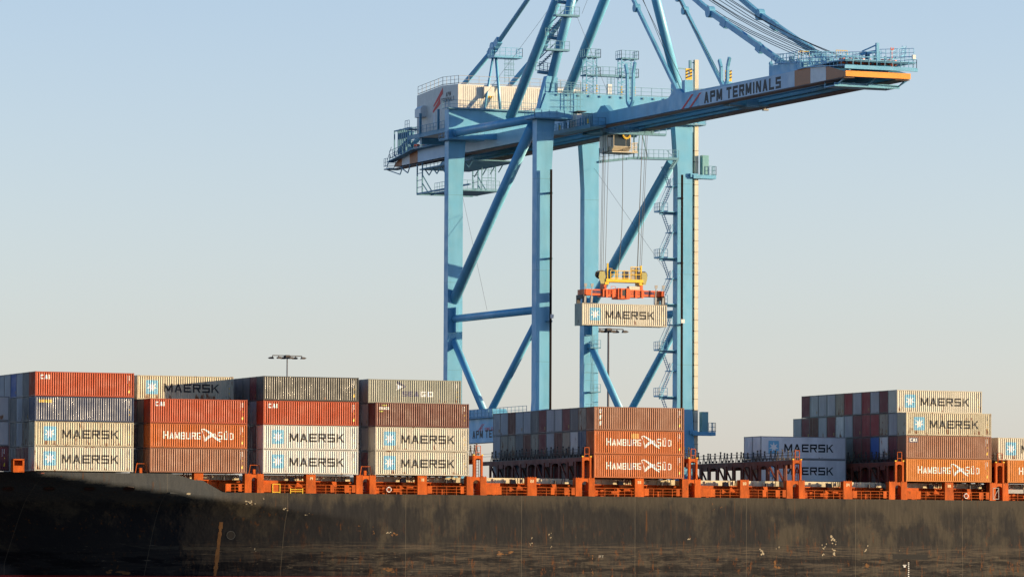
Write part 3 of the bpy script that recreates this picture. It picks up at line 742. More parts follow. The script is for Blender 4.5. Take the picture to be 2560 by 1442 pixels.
# lashing bridges across the deck
def lashing_bridge(xc, full=True, y0=.12):
    mb = MB(); zt = 16.72; hw = .5
    for s in (-1, 1):
        mb.box(xc+s*hw-.11, xc+s*hw+.11, y0, y0+.35, 14.1, zt)
    for i in range(8):
        a0, a1 = math.pi*i/8, math.pi*(i+1)/8; w = hw-.11
        p0 = (xc-w*math.cos(a0), 16.1+.25*math.sin(a0)); p1 = (xc-w*math.cos(a1), 16.1+.25*math.sin(a1))
        mb.prism([(p0[0], y0+.02, p0[1]), (p1[0], y0+.02, p1[1]), (p1[0], y0+.02, zt-.02), (p0[0], y0+.02, zt-.02)], (0, .3, 0))
    br = mb.build('lashing_bridge', DORANGE, ship)
    mb = MB(); ladder(mb, (xc, y0+.3, 14.1), (xc, y0+.3, 16.3), .36)
    mb.bar((xc-.3, y0, 16.7), (xc-.3, y0, 17.9), .07); mb.bar((xc+.3, y0, 16.7), (xc+.3, y0, 17.9), .07); mb.bar((xc-.3, y0, 17.9), (xc+.3, y0, 17.9), .07); mb.bar((xc-.3, y0, 17.1), (xc+.3, y0, 17.1), .06)
    mb.build('ladder', DORANGE, br)
    mb = MB(); mb.box(xc-.66, xc-.44, y0-.03, y0+.1, zt, zt+.14); mb.box(xc+.44, xc+.66, y0-.03, y0+.1, zt, zt+.14); mb.build('corner_cap', YEL, br)
    if not full: return
    mb = MB(); ye = 32.2
    for s in (-1, 1):
        x = xc+s*hw
        mb.box(x-.09, x+.09, y0+.35, ye, 16.2, 16.66)
        i = 0; y = 2.35
        while y < ye:
            mb.box(x-.11, x+.11, y-.17, y+.17, 13.9, 16.2)
            if y+RW < ye:
                if i % 3 == 0: mb.box(x-.13, x+.13, y+.55, y+1.95, 15.7, 16.2)
                else:
                    for k in range(6):
                        a0, a1 = math.pi*k/6, math.pi*(k+1)/6; c = y+RW/2; w = RW/2-.17
                        q0 = (c-w*math.cos(a0), 15.75+.36*math.sin(a0)); q1 = (c-w*math.cos(a1), 15.75+.36*math.sin(a1))
                        mb.prism([(x-.08, q0[0], q0[1]), (x-.08, q1[0], q1[1]), (x-.08, q1[0], 16.2), (x-.08, q0[0], 16.2)], (.16, 0, 0))
                if i % 3 == 1 : mb.bar((x, y+.1, 14.0), (x, y+RW-.1, 16.2), .2, .16)
            y += RW; i += 1
    mb.build('truss', DORANGE2, br)
    mb = MB(); mb.box(xc-.58, xc+.58, y0+.4, ye, 16.66, 16.72); mb.build('walkway', DARKM, br)
    mb = MB(); r = random.Random(int(xc*10)); y = 1.3
    for s in (-1, 1):
        x = xc+s*.55
        mb.bar((x, .6, 17.35), (x, ye, 17.35), .035); mb.bar((x, .6, 17.7), (x, ye, 17.7), .03)
    while y < ye-.5:
        x = xc+(.5 if int(y/RW) % 2 else .3); h = 1.25+r.uniform(-.15, .2); t = y+r.uniform(-.12, .12)
        mb.bar((x, y-.42, 16.7), (x, t, 16.7+h), .07); mb.bar((x, y+.42, 16.7), (x, t, 16.7+h), .07); mb.bar((x, y, 16.7), (x, t, 16.7+h), .04)
        mb.box(x-.08, x+.08, t-.09, t+.09, 16.62+h, 16.82+h); mb.box(x-.1, x+.1, y-.62, y-.42, 16.8, 17.05)
        y += 1.25
    mb.build('lashing_racks', DARKM, br)
for k in (3, 4, 5, 6, 7, 8): lashing_bridge(bx(k)+CL+1.3)
for k in (0, 1, 2):                                   # low cradles at the forward gaps
    xc = bx(k)+CL+1.1; mb = MB()
    for s in (-1, 1): mb.bar((xc+s*.75, .3, 14.1), (xc+s*.55, .3, 15.25), .08)
    mb.bar((xc-.55, .3, 15.2), (xc+.55, .3, 15.2), .06); mb.box(xc-.2, xc+.1, .3, .6, 14.1, 14.7)
    mb.build('lashing_cradle', DORANGE, ship)
a = oY(34, 1177, -.05); b = oY(62, 1148, -.05)
mb = MB(); mb.box(a.x, b.x, .1, 1.0, 14.0, 14.0+.78); mb.box(a.x, a.x+.12, .1, 1.0, 14.78, b.z); mb.box(b.x-.22, b.x, .1, 1.0, 14.78, b.z); mb.box(a.x, b.x, .1, 1.0, b.z-.08, b.z+.06); mb.box(a.x, b.x, .9, 1.0, 14.7, b.z)
mb.build('deck_locker', DORANGE, ship)
# small things on the deck edge
def ring_obj(u, v, label):
    p = oY(u, v, -.12); mb = MB(); n = 28; rr = .29
    e = empty('life_ring', (p.x, p.y, p.z), label, 'life ring', 'life rings on the rail')
    for k in range(n):
        if k % 7 == 3: continue
        a, b = 2*math.pi*k/n, 2*math.pi*(k+1)/n
        mb.tube((p.x+rr*math.cos(a), p.y, p.z+rr*math.sin(a)), (p.x+rr*math.cos(b), p.y, p.z+rr*math.sin(b)), .06, 8)
    mb.build('ring', TEXTW, e, True)
    mb = MB()
    for k in (3, 10, 17, 24):
        a, b = 2*math.pi*k/n, 2*math.pi*(k+1)/n
        mb.tube((p.x+rr*math.cos(a), p.y, p.z+rr*math.sin(a)), (p.x+rr*math.cos(b), p.y, p.z+rr*math.sin(b)), .064, 8)
    mb.build('band', SPO, e, True)
    mb = MB()
    for k in range(3):
        a = math.pi/2+2*math.pi*k/3; mb.bar((p.x, p.y+.05, p.z), (p.x+.26*math.cos(a), p.y+.05, p.z+.26*math.sin(a)), .04)
    mb.build('bracket', SPO, e)
ring_obj(972, 1223, 'life ring on the orange rail under the SEAGO-topped stack')
ring_obj(2415, 1239, 'life ring on the orange rail beneath the four-high stack right of the crane')
def rope_net():
    a = oY(662, 1228, .6); e = empty('rope_coil', (a.x+.8, .6, 11.9), 'heap of green mooring rope in a yellow frame on deck', 'rope')
    r = random.Random(4); mb = MB()
    for k in range(26):
        c = Vector((a.x+.2+r.uniform(0, 1.5), .6+r.uniform(-.2, .2), 12.15+r.uniform(0, .55))); pts = []
        rr = r.uniform(.15, .3); t0 = r.uniform(0, 6)
        for i in range(9): t = t0+i*.7; pts.append(c+Vector((rr*math.cos(t), r.uniform(-.05, .05), rr*.8*math.sin(t))))
        mb.pipe(pts, .035, 5)
    mb.build('coil', GREENR, e)
    mb = MB(); x0 = a.x+.78; x1 = a.x+1.7; y = -.0
    for x in (x0, x1): mb.bar((x, y, 11.9), (x, y, 12.98), .09)
    mb.bar((x0, y, 12.96), (x1, y, 12.96), .08); mb.bar((x0, y, 12.0), (x1, y, 12.0), .08); mb.build('frame', YEL, e)
rope_net()
a = oY(726, 1230, 0); e = empty('step_stool', (a.x+.8, 0, 11.9), 'low yellow two-bar stand on the deck edge right of the green rope', 'stand')
mb = MB()
for x in (a.x, a.x+1.55): mb.bar((x, -.02, 11.85), (x, -.02, 12.5), .08)
mb.build('leg', YEL, e)
mb = MB(); mb.bar((a.x, -.02, 12.35), (a.x+1.55, -.02, 12.35), .07); mb.bar((a.x, -.02, 12.1), (a.x+1.55, -.02, 12.1), .07); mb.build('crossbar', YEL, e)
a = oY(2500, 1235, 0); e = empty('gangway', (a.x, .1, 12), 'folded grey aluminium gangway on deck at the far right', 'gangway')
mb = MB(); 
for x in (a.x-1.0, a.x-.2): mb.bar((x, -.0, 12.1), (x, -.0, 13.5), .07)
mb.bar((a.x-1.0, 0, 13.5), (a.x-.2, 0, 13.5), .07); mb.bar((a.x-1.0, 0, 12.1), (a.x-.2, 0, 13.4), .06); mb.bar((a.x-1, 0, 12.1), (a.x-.2, 0, 12.1), .07)
mb.build('frame', GREY, e)
mb = MB(); mb.box(a.x+1.0, a.x+3.4, .0, .5, 12.85, 13.35); mb.build('platform', GREY, e)

# ------------------------------------------------------------------ ship-to-shore crane
crane = empty('gantry_crane', (91.05, 53, 3.0), 'tall blue ship-to-shore gantry crane with its boom reaching over the ship', 'crane')
XL0, XL1, XR0, XR1 = 79.8, 81.95, 100.15, 102.3
WY0, WY1, LY0, LY1 = 37.0, 38.45, 67.84, 69.3
def leg(x0, x1, y0, y1, inner, flare=True):
    mb = MB(); zt = 61.85
    # straight shaft, flaring to the inside near the top, feet widening along the rail
    sec = [(3.2, .55, 0), (18.5, .42, 0), (25, .02, 0), (55.5, 0, 0), (59.2, 0, .22), (zt, 0, .42)]
    vs = []
    for z, fo, fi in sec:
        a = x0-(fo if not inner else fo); b = x1+fo
        if inner == 1: b += fi
        elif inner == -1: a -= fi*1.0
        vs += [(a, y0, z), (b, y0, z), (b, y1, z), (a, y1, z)]
    fs = [(0,1,2,3)]
    for i in range(len(sec)-1):
        o = 4*i; fs += [(o, o+1, o+5, o+4), (o+1, o+2, o+6, o+5), (o+2, o+3, o+7, o+6), (o+3, o, o+4, o+7)]
    o = 4*(len(sec)-1); fs.append((o, o+1, o+2, o+3)); mb.add(vs, fs)
    g = mb.build('leg', CB, crane)
    mb = MB()                                    # splice plates: thin proud bands
    for z in (18, 30, 42, 54): mb.box(x0-.012, x1+.012, y0-.012, y1+.012, z, z+.05)
    mb.build('splice_band', CBD, g)
    return g
LWL = leg(XL0, XL1, WY0, WY1, 1); LLL = leg(XL0, XL1, LY0, LY1, 1); LWR = leg(XR0, XR1, WY0, WY1, -1); LLR = leg(XR0, XR1, LY0, LY1, -1)
# longitudinal sill beams with lettering
for x0, x1 in ((XL0+.05, XL1-.05), (XR0+.05, XR1-.05)):
    mb = MB(); mb.box(x0, x1, WY1, LY0, 19.85, 23.15)
    xm = x0; mb.prism([(x0, 61, 23.15), (x0, 60.2, 24.3), (x0, 52.0, 24.3), (x0, 51.2, 23.15)], (x1-x0, 0, 0))
    sb = mb.build('sill_beam', CB, crane)
    mb = MB(); railing(mb, [(x0-.5, 67.5, 23.2), (x0-.5, 39, 23.2)], 1.1, 1.3); mb.box(x0-.55, x0+.01, 39, 67.5, 23.08, 23.16); mb.build('railing', CBD, sb)
def wordX(txt, h, Yl, z, X, mat, parent, name='lettering', wr=.75, t=.2, gap=.22, length=None, slant=0):
    q, l = word(txt, h, wr, t, gap, slant=slant); k = (length/l) if length else 1
    mb = MB()
    for i, qq in enumerate(q): mb.add([(X-.012-.0012*(i % 4), Yl-x*k, z+zz) for x, zz in qq], [(0,1,2,3)])
    return mb.build(name, mat, parent)
sbl = [o for o in crane.children if o.name.startswith('sill_beam')][0]
a = oX(1180.5, 1096, XL0); wordX('APM TERMINALS', 1.05, a.y, a.z+.0, XL0+.05, TEXTG, sbl, length=15.2)
a = oX(1200, 1077, XL0); wordX('LIFTING GLOBAL TRADE', .42, a.y, a.z, XL0+.05, REDT, sbl, length=10.5)
mb = MB()
for du in (0, 5): pa = oX(1194+du, 1077-du*.6, XL0); pb = oX(1205+du*.8, 1059, XL0); mb.add([(XL0+.035, pa.y, pa.z), (XL0+.035, pa.y-.25, pa.z), (XL0+.035, pb.y-.25, pb.z), (XL0+.035, pb.y, pb.z)], [(0,1,2,3)])
mb.build('emblem', REDT, sbl)
# side-frame bracing, both sides
for xc in (80.87, 101.22):
    T = [('brace', (41.0, 61.3 if xc < 90 else 57.4), (70.0, 38.2 if xc < 90 else 38.0), .72), ('tie_beam', (70.2, 37.05), (38.0, 36.9), .52), ('brace', (69.6, 35.4), (57.2, 24.0), .5), ('brace', (38.9, 35.6), (55.0, 24.0), .5), ('tie_beam', (69.2, 62.6), (38.4, 62.2), .58)]
    for nm, a, b, r_ in T:
        mb = MB(); mb.tube((xc, a[0], a[1]), (xc, b[0], b[1]), r_, 24); mb.build(nm, CB, crane, True)
    mb = MB()
    for (y, z, w, h) in ((38.7, 36.6, 1.2, 2.6), (67.6, 36.9, 1.2, 3.4)): mb.box(xc-.2, xc+.2, y-w/2, y+w/2, z-h/2, z+h/2)
    mb.build('gusset', CB, crane)
# transverse portal beams
mb = MB(); mb.prism([(XL0, WY0-.02, 61.87), (XL0+.3, WY0-.02, 62.6), (XL0+1.3, WY0-.02, 65.3), (XL0+2.2, WY0-.02, 65.42), (XR1-2.2, WY0-.02, 65.42), (XR1-1.3, WY0-.02, 65.3), (XR1-.3, WY0-.02, 62.6), (XR1, WY0-.02, 61.87),
  (XR0-.6, WY0-.02, 61.87), (XR0-1.2, WY0-.02, 62.9), (XL1+1.2, WY0-.02, 62.9), (XL1+.6, WY0-.02, 61.87)], (0, 1.5, 0)); wb = mb.build('portal_beam', CB, crane)
mb = MB(); railing(mb, [(XL1+.8, WY0+.05, 65.42), (XR0-.8, WY0+.05, 65.42)], 1.15, 1.5); 
x = XL1+.6
while x < XR0: mb.box(x, x+.22, WY0-.16, WY0-.02, 65.0, 65.25); x += 1.55
mb.build('railing', CBD, wb)
mb = MB(); mb.box(XL0, XR1, LY0-.02, LY1+.02, 61.87, 65.8); lb = mb.build('portal_beam', CB, crane)
mb = MB(); railing(mb, [(XL0-.1, LY0-.6, 65.85), (XR1+.1, LY0-.6, 65.85)], 1.15, 1.5); railing(mb, [(XL0-.3, LY0-.6, 65.85), (XL0-.3, LY1, 65.85)], 1.15, 1.2); mb.box(XL0-.3, XR1, LY0-.7, LY0, 65.8, 65.9); mb.build('railing', CBD, lb)
# platforms around leg tops
for x0, y0, y1, h0, x1 in ((79.0, 35.9, 39.2, 61.95, 84.4), (79.2, 66.6, 69.9, 61.6, 84.6), (99.3, 36.0, 39.2, 61.95, 103.8)):
    mb = MB(); mb.box(x0, x1, y0, y1, h0-.12, h0)
    pf = mb.build('platform', CBD, crane)
    mb = MB(); railing(mb, [(x0, y1, h0), (x0, y0, h0), (x1, y0, h0)], 1.1, 1.1)
    if y0 < 50: mb.box(x0+.1, x1-.1, y0+.02, y0+.06, h0+.05, h0+1.0)
    mb.build('railing', CB, pf)
# main girders (twin boxes) from the landside tail to the boom tip
GX = ((86.95, 88.25), (93.75, 95.6-.55+.55-.05))
top = [(106.3, 61.35), (103.4, 62.45), (97.3, 62.72), (33, 62.72), (31, 62.5), (12, 62.55), (8.9, 62.9), (-22, 62.72), (-26, 62.75), (-32.3, 62.82), (-38.33, 61.45)]
for gi, (x0, x1) in enumerate(GX):
    mb = MB(); poly = [(x0, y, z) for y, z in top] + [(x0, -38.33, 60.8), (x0, 106.3, 60.95)]
    mb.prism(poly, (x1-x0, 0, 0)); g = mb.build('girder', CB, crane)
    mb = MB(); mb.box(x0-.05, x1+.05, -38.3, 106, 60.68, 60.76); mb.build('rail_flange', paint('flange_brown', (.16, .10, .08), .6, .3, .2), g)
    mb = MB(); ins = x1-.02 if gi == 0 else x0-.35; mb.box(ins, ins+.37, -37, 104, 61.2, 61.32); mb.box(ins, ins+.25, -37, 104, 61.75, 61.85); mb.box(ins+.1, ins+.25, -37, 104, 61.32, 61.5); mb.build('trolley_rail', CBD, g)
    if gi == 0:
        mb = MB(); mb.prism([(x0-.012, 1.9, 60.82), (x0-.012, -25.08, 60.82), (x0-.012, -25.08, 62.70), (x0-.012, -22, 62.68), (x0-.012, 1.9, 62.58)], (.008, 0, 0)); mb.build('lettering_panel', paint('pale_panel_blue', (.38, .52, .64), .4, .0, .12, (.25, .25, .12)), g)
        mb = MB(); mb.prism([(x0-.012, 97.28, 60.95), (x0-.012, 39.5, 60.84), (x0-.012, 39.5, 62.66), (x0-.012, 97.28, 62.66)], (.008, 0, 0)); mb.build('pale_panel', MATS['pale_panel_blue'], g)
        for nm, ys, m_ in (('colour_band', (-38.3, -33.55), STRIPEO), ('colour_band', (-33.5, -29.4), WHITE), ('colour_band', (-29.4, -25.1), STRIPEO), ('colour_band', (97.3, 100.4), STRIPEO), ('colour_band', (100.4, 103.4), WHITE), ('colour_band', (103.4, 106.3), STRIPEO)):
            a, b = ys
            def tz(y):
                for (p, zp), (q, zq) in zip(top, top[1:]):
                    if q <= y <= p: return zq+(zp-zq)*(y-q)/(p-q)
                return 62.7
            ps = sorted({a, b, *[p for p, _ in top if a < p < b]})
            poly = [(x0-.015, y, 60.80 if y < 90 else 60.95) for y in (b, a)] + [(x0-.015, y, tz(y)-.01) for y in ps]
            mb = MB(); mb.prism(poly, (.01, 0, 0)); mb.build(nm, m_, g)
        mb = MB()
        a = oX(1760.4, 259.4, 86.95)
        wordX('APM TERMINALS', 1.42, .55, 60.97, 86.95-.006, TEXTG, g, wr=.78, t=.23, gap=.2, length=21.9)
        mb = MB()
        for s in (0, -2.35): mb.add([(86.93, 7.3+s, 60.85), (86.93, 6.6+s, 60.85), (86.93, 3.6+s, 62.45), (86.93, 4.3+s, 62.45)], [(0,1,2,3)])
        mb.build('emblem', REDT, g)
    # saddle humps for the stays, latch arms
    mb = MB()
    for y, w, h in ((9.5, 2.6, 1.0), (32.5, 2.2, .9)): mb.prism([(x0+.3, y+w, 62.6), (x0+.3, y+w*.3, 62.6+h), (x0+.3, y-w*.3, 62.6+h), (x0+.3, y-w, 62.6)], (.7, 0, 0))
    mb.build('stay_bracket', CB, g)
    for y in (24.5, -4.0):
        if gi == 1 and y > 0: continue
        mb = MB()
        for s in (-1, 1):
            pts = [(0, 62.6), (.9, 63.4), (.95, 67.0 if y > 0 else 65.2), (1.5, 68.3 if y > 0 else 66.2)]
            for (p, zp), (q, zq) in zip(pts, pts[1:]): mb.bar(((x0+x1)/2, y+s*p, zp), ((x0+x1)/2, y+s*q, zq), .3, .45)
        mb.build('latch_horn', CB, g)
# cross ties between girders and tip structure
mb = MB(); mb.box(GX[0][0]+.02, GX[1][1]-.02, -38.33-.35, -38.35, 60.82, 61.48); mb.build('tip_beam', TIPO, crane)
mb = MB(); mb.box(87.2, 95.4, -35.8, -32.5, 60.0, 60.12); mb.box(86.9, 95.5, -35.9, -35.75, 59.9, 60.35)
for x in (87.3, 91.2, 95.3): mb.bar((x, -35.8, 60.1), (x, -38.2, 60.9), .12); mb.bar((x, -32.6, 60.1), (x, -32.6, 60.8), .12); mb.bar((x, -35.8, 60.1), (x+1.1, -36.2, 60.9), .1)
mb.build('underslung_platform', CB, crane)
for y in (-20, 5, 25, 50, 60, 95):
    mb = MB(); mb.box(GX[0][1], GX[1][0], y-.35, y+.35, 61.9, 62.6); mb.build('cross_tie', CB, crane)
mb = MB(); mb.box(GX[0][0]-.2, 96.2, -38.9, -26, 62.75, 62.86); mb.prism([(87.2, -17.5, 62.7), (87.2, -17.5, 64.0), (87.2, -26.5, 63.9), (87.2, -26.5, 62.7)], (8.0, 0, 0)); tp = mb.build('tip_platform', CB, crane)
mb = MB(); railing(mb, [(86.75, -26, 62.86), (86.75, -38.9, 62.0), (96.2, -38.9, 62.0), (96.2, -26, 62.86)], 1.15, 1.0); railing(mb, [(87.2, -18.2, 64.0), (87.2, -26.5, 63.95), (95.2, -26.5, 63.95), (95.2, -18, 64)], 1.1, 1.0)
railing(mb, [(87.0, -30, 62.9), (95, -30, 62.9)], 1.4, 1.1); railing(mb, [(93, -38.5, 62.9), (96.3, -36, 63.9)], 1.1, .9); mb.box(86.7, 96.3, -39.0, -38.82, 61.7, 62.1)
railing(mb, [(86.8, -20, 64.0), (86.8, -34, 62.9)], 1.2, .8); railing(mb, [(90, -22, 64), (90, -38, 62.6), (92.6, -38, 62.6)], 1.3, .9); railing(mb, [(95.9, -22, 63.9), (95.9, -30, 63.9)], 1.1, .9); ladder(mb, (94.6, -38.2, 62.2), (95.8, -36.5, 65.0), .5); railing(mb, [(93.4, -34, 63.6), (96, -38.6, 63.4)], 1.1, .7)
mb.build('railing', CB, tp)
mb = MB(); r = random.Random(12)
for i in range(34):
    x = r.uniform(87, 95.5); y = r.uniform(-38, -20); s = r.uniform(.12, .4); mb.box(x, x+s*1.5, y, y+s, 62.8 if y < -26.5 else 64, (62.8 if y < -26.5 else 64)+r.uniform(.3, .9))
mb.build('sheave_gear', CBD, tp)
mb = MB()
for i in range(9): x = 87.6+i*.85; mb.tube((x, -36.5+r.uniform(-1, 1), 62.9), (x+.3, -36.5, 62.9), .35, 10)
mb.build('orange_sheave', SPO, tp)
mb = MB()
for x, y in ((88.2, -23.5), (91.9, -26.3)):
    mb.pipe([(x, y, 64.3), (x, y, 65.3), (x+1.5, y, 65.3), (x+1.5, y, 64.3)], .04, 6)
    for i in range(4): mb.bar((x+.3+i*.3, y, 64.9), (x+.3+i*.3, y, 65.3), .04)
mb.build('guard_hoop', YELD, tp)
dv = oX(2193, 150, 91.5); dy = dv.y; dz_ = oX(2193, 108, 91.5).z-67.3
mb = MB(); mb.box(91.33, 91.67, dy-.17, dy+.17, 62.9, 67.3+dz_); mb.bar((91.5, dy, 67.1+dz_), (91.5-1.2, dy+1.6, 66.4+dz_), .14); mb.bar((91.5, dy, 66.3+dz_), (91.5-1.3, dy+1.8, 66.1+dz_), .2, .35); mb.build('davit', CB, tp)
mb = MB(); mb.bar((93.3, -38.2, 62.0), (93.3, -38.2, 64.2), .06); mb.box(93.15, 93.45, -38.3, -38.2, 64.2, 64.3); mb.box(93.1, 93.2, -38.3, -38.2, 64.3, 64.5); mb.box(93.4, 93.5, -38.3, -38.2, 64.3, 64.5); mb.build('aviation_light', SPO, tp)
mb = MB(); mb.bar((95.9, -38.7, 61.8), (95.9, -38.7, 63.4), .06); mb.box(95.7, 96.1, -38.9, -38.6, 63.2, 63.7); mb.build('camera_box', WHITE, tp)
# yellow/black hazard boards
for u, v in ((1722, 186), (1821, 190)):
    p = oX(u, v, 88 if u < 1800 else 94.5); mb = MB(); s = .45
    mb.box(p.x-s, p.x+s, p.y-.05, p.y+.05, p.z-.7, p.z-.35); mb.box(p.x-s, p.x+s, p.y-.05, p.y+.05, p.z+.35, p.z+.7); mb.box(p.x-s, p.x-.15, p.y-.05, p.y+.05, p.z-.35, p.z+.35); mb.box(p.x+.15, p.x+s, p.y-.05, p.y+.05, p.z-.35, p.z+.35)
    h = mb.build('hazard_board', YEL, crane)
    mb = MB()
    for z in (-.6, -.2, .2): mb.add([(p.x-s, p.y-.056, p.z+z), (p.x-s, p.y-.056, p.z+z+.2), (p.x+s, p.y-.056, p.z+z+.55), (p.x+s, p.y-.056, p.z+z+.35)], [(0,1,2,3)])
    mb.build('stripe', STRIP, h)
    mb = MB(); mb.box(p.x-.5, p.x+.6, p.y+.1, p.y+1.0, 62.7, p.z-.75); mb.build('cabinet', CB, crane)
# A-frame and stays
apex = 90.0
for x0, xt in ((81.55, 88.3), (100.95, 94.0)):
    mb = MB(); mb.tube((x0, 37.7, 65.2), (xt, 37.7, apex), .62, 28); mb.build('mast_tube', CB, crane, True)
    mb = MB(); s = 1 if x0 < 90 else -1
    mb.prism([(x0-s*1.6, 37.1, 62.2), (x0+s*1.2, 37.1, 62.2), (x0+s*1.25, 37.1, 67.4), (x0-s*.25, 37.1, 67.6), (x0-s*.9, 37.1, 65.3)], (0, 1.2, 0)); mb.build('mast_foot', CB, crane)
for xg in (87.6, 94.5):
    mb = MB(); mb.tube((xg, 64.65, 64.6), (xg, 38.2, 88.6), .68, 28); mb.build('mast_brace', CB, crane, True)
    mb = MB(); mb.tube((xg, 104, 62.6), (xg, 70.6, 74.7), .36, 16); mb.tube((xg, 70.6, 74.7), (xg, 37.7, 90), .33, 16); bs = mb.build('backstay', CB, crane, True)
    mb = MB(); mb.bar((xg, 72.2, 74.0), (xg, 68.6, 75.7), .7, 1.0); mb.tube((xg-.4, 70.6, 74.9), (xg+.4, 70.6, 74.9), .7, 14); mb.build('stay_joint', CB, bs)
    mb = MB(); mb.bar((xg, 9.8, 63.3), (xg, 37.7, 90), .34, .5); fs_ = mb.build('forestay', CB, crane)
    mb = MB()
    for y, z in ((22.6, 75.3), (24.5, 77.2)): mb.tube((xg-.35, y, z), (xg+.35, y, z), .55, 14)
    mb.build('stay_joint', CB, fs_)
    mb = MB(); mb.bar((xg, -22, 63.5), (xg, .16, 72.46), .42, .72); mb.bar((xg, .16, 72.46), (xg, 37.7, 90.3), .42, .66); fs_ = mb.build('forestay', CB, crane)
    mb = MB(); mb.tube((xg-.4, .16, 72.46), (xg+.4, .16, 72.46), .72, 16); mb.bar((xg, -4.6, 70.4), (xg, -3.2, 71.0), .5, 1.1); mb.bar((xg, -14.6, 66.3), (xg, -13.4, 66.9), .5, 1.1); mb.build('stay_joint', CB, fs_)
# backstay joint platform, its props and ladders
mb = MB(); mb.box(87.0, 91.2, 69.0, 71.2, 73.35, 73.55); pf = mb.build('platform', CB, crane)
mb = MB(); railing(mb, [(87.0, 71.2, 73.55), (87.0, 69.0, 73.55), (91.2, 69.0, 73.55), (91.2, 71.2, 73.55)], 1.2, .9); mb.build('railing', CB, pf)
for (x1, y1, x2, y2, r_) in ((87.4, 70.5, 85.2, 68.2, .16), (87.8, 70.3, 87.6, 68.2, .2)):
    mb = MB(); mb.tube((x1, y1, 73.4), (x2, y2, 65.8), r_, 12); mb.build('prop', CB, crane, True)
mb = MB(); ladder(mb, (89.3, 70, 70.0), (89.3, 70, 73.5), .6); ladder(mb, (90.1, 70, 71), (90.1, 70, 73.5), .4)
for z in (71, 71.8, 72.6): mb.bar((88.8, 69.8, z), (90.4, 69.8, z), .08)
mb.build('ladder', CBD, crane)
# stairs winding up the left mast
mb = MB(); r = random.Random(2)
lv = [(1375, 178), (1400, 92), (1425, 3)]
for i, (u, v) in enumerate(lv):
    p = oY(u-32, v+2, 39.2); q = oY(u-2, v+8, 39.2)
    mb.bar((p.x, 39.0, p.z), (q.x+.4, 38.6, q.z), .9, .35)
    railing(mb, [(p.x, 38.4, p.z+.2), (q.x, 38.4, q.z+.2)], 1.1, .6); railing(mb, [(p.x, 39.8, p.z+.2), (q.x, 39.8, q.z+.2)], 1.1, .6)
    if i < 2:
        a = oY(u-8, v-12, 39); b = oY(u+22, v-52, 39)
        for dz in (0, .9): mb.bar((a.x-1.2, 38.7, a.z+dz), (b.x-.6, 38.7, b.z+dz), .08, .12)
        n = 9
        for k in range(n): c = Vector((a.x-1.2, 38.7, a.z)).lerp(Vector((b.x-.6, 38.7, b.z)), k/n); mb.box(c.x-.15, c.x+.3, 38.5, 39.2, c.z, c.z+.06)
        # side platform right of the tube
        s = oY(u+8, v-52, 37.0); mb.box(s.x-1.2, s.x+2.2, 36.6, 37.6, s.z-.1, s.z+.15); railing(mb, [(s.x-1.2, 36.7, s.z), (s.x+2.2, 36.7, s.z)], 1.2, .7)
mb.build('mast_stairs', CBD, crane)
# caged ladder at the left end of the seaward portal beam
mb = MB(); ladder(mb, (84.2, 36.6, 62.2), (84.2, 36.6, 66.5), .5); ladder(mb, (85.6, 36.6, 62.2), (85.6, 36.6, 66.6), .45)
for z in (62.8, 63.6, 64.5, 65.3): mb.bar((82.9, 36.4, z), (86.1, 36.4, z+.1), .07)
railing(mb, [(82.3, 36.5, 65.5), (86.6, 36.5, 65.5)], 1.3, .7); mb.build('caged_ladder', CBD, crane)
# twin service towers on the portal
for xa, xb in ((87.35, 88.85), (92.45, 94.35)):
    mb = MB(); zt = 70.4; ya, yb = 38.1, 39.3
    for x in (xa, xb):
        for y in (ya, yb): mb.bar((x, y, 65.4), (x, y, zt), .11)
    z = 65.4; k = 0
    while z < 70:
        for y in (ya, yb): mb.bar((xa, y, z+.65), (xb, y, z+.65), .06); mb.bar((xa if k % 2 else xb, y, z), (xb if k % 2 else xa, y, z+.65), .06)
        z += .65; k += 1
    tw = mb.build('service_tower', CB, crane)
    mb = MB()
    for z in (68.0, 70.4):
        mb.box(xa-.1, xb+.5, ya-.1, yb+.5, z, z+.14); railing(mb, [(xa-.1, yb+.5, z), (xa-.1, ya-.1, z), (xb+.5, ya-.1, z), (xb+.5, yb+.5, z)], 1.15, .6)
    mb.build('landing', CBD, tw)
    mb = MB()
    for x in (xa, xb):
        for k in range(4): mb.box(x-.08, x+.08, ya-.08, ya+.08, 65.5+k*.36, 65.5+k*.36+.2)
    mb.build('hazard_band', YEL, tw)
mb = MB(); mb.box(88.85, 92.45, 38.1, 38.9, 67.95, 68.15); railing(mb, [(88.85, 38.1, 68.1), (92.45, 38.1, 68.1)], 1.15, .9); ladder(mb, (90.7, 38.3, 65.4), (90.7, 38.3, 68), .5); ladder(mb, (91.3, 38.3, 65.4), (91.3, 38.3, 68), .4); mb.build('gangway_bridge', CBD, crane)
mb = MB(); mb.box(90.2, 90.8, 37.5, 38.0, 65.5, 66.9); mb.build('control_cabinet', WHITE, crane)
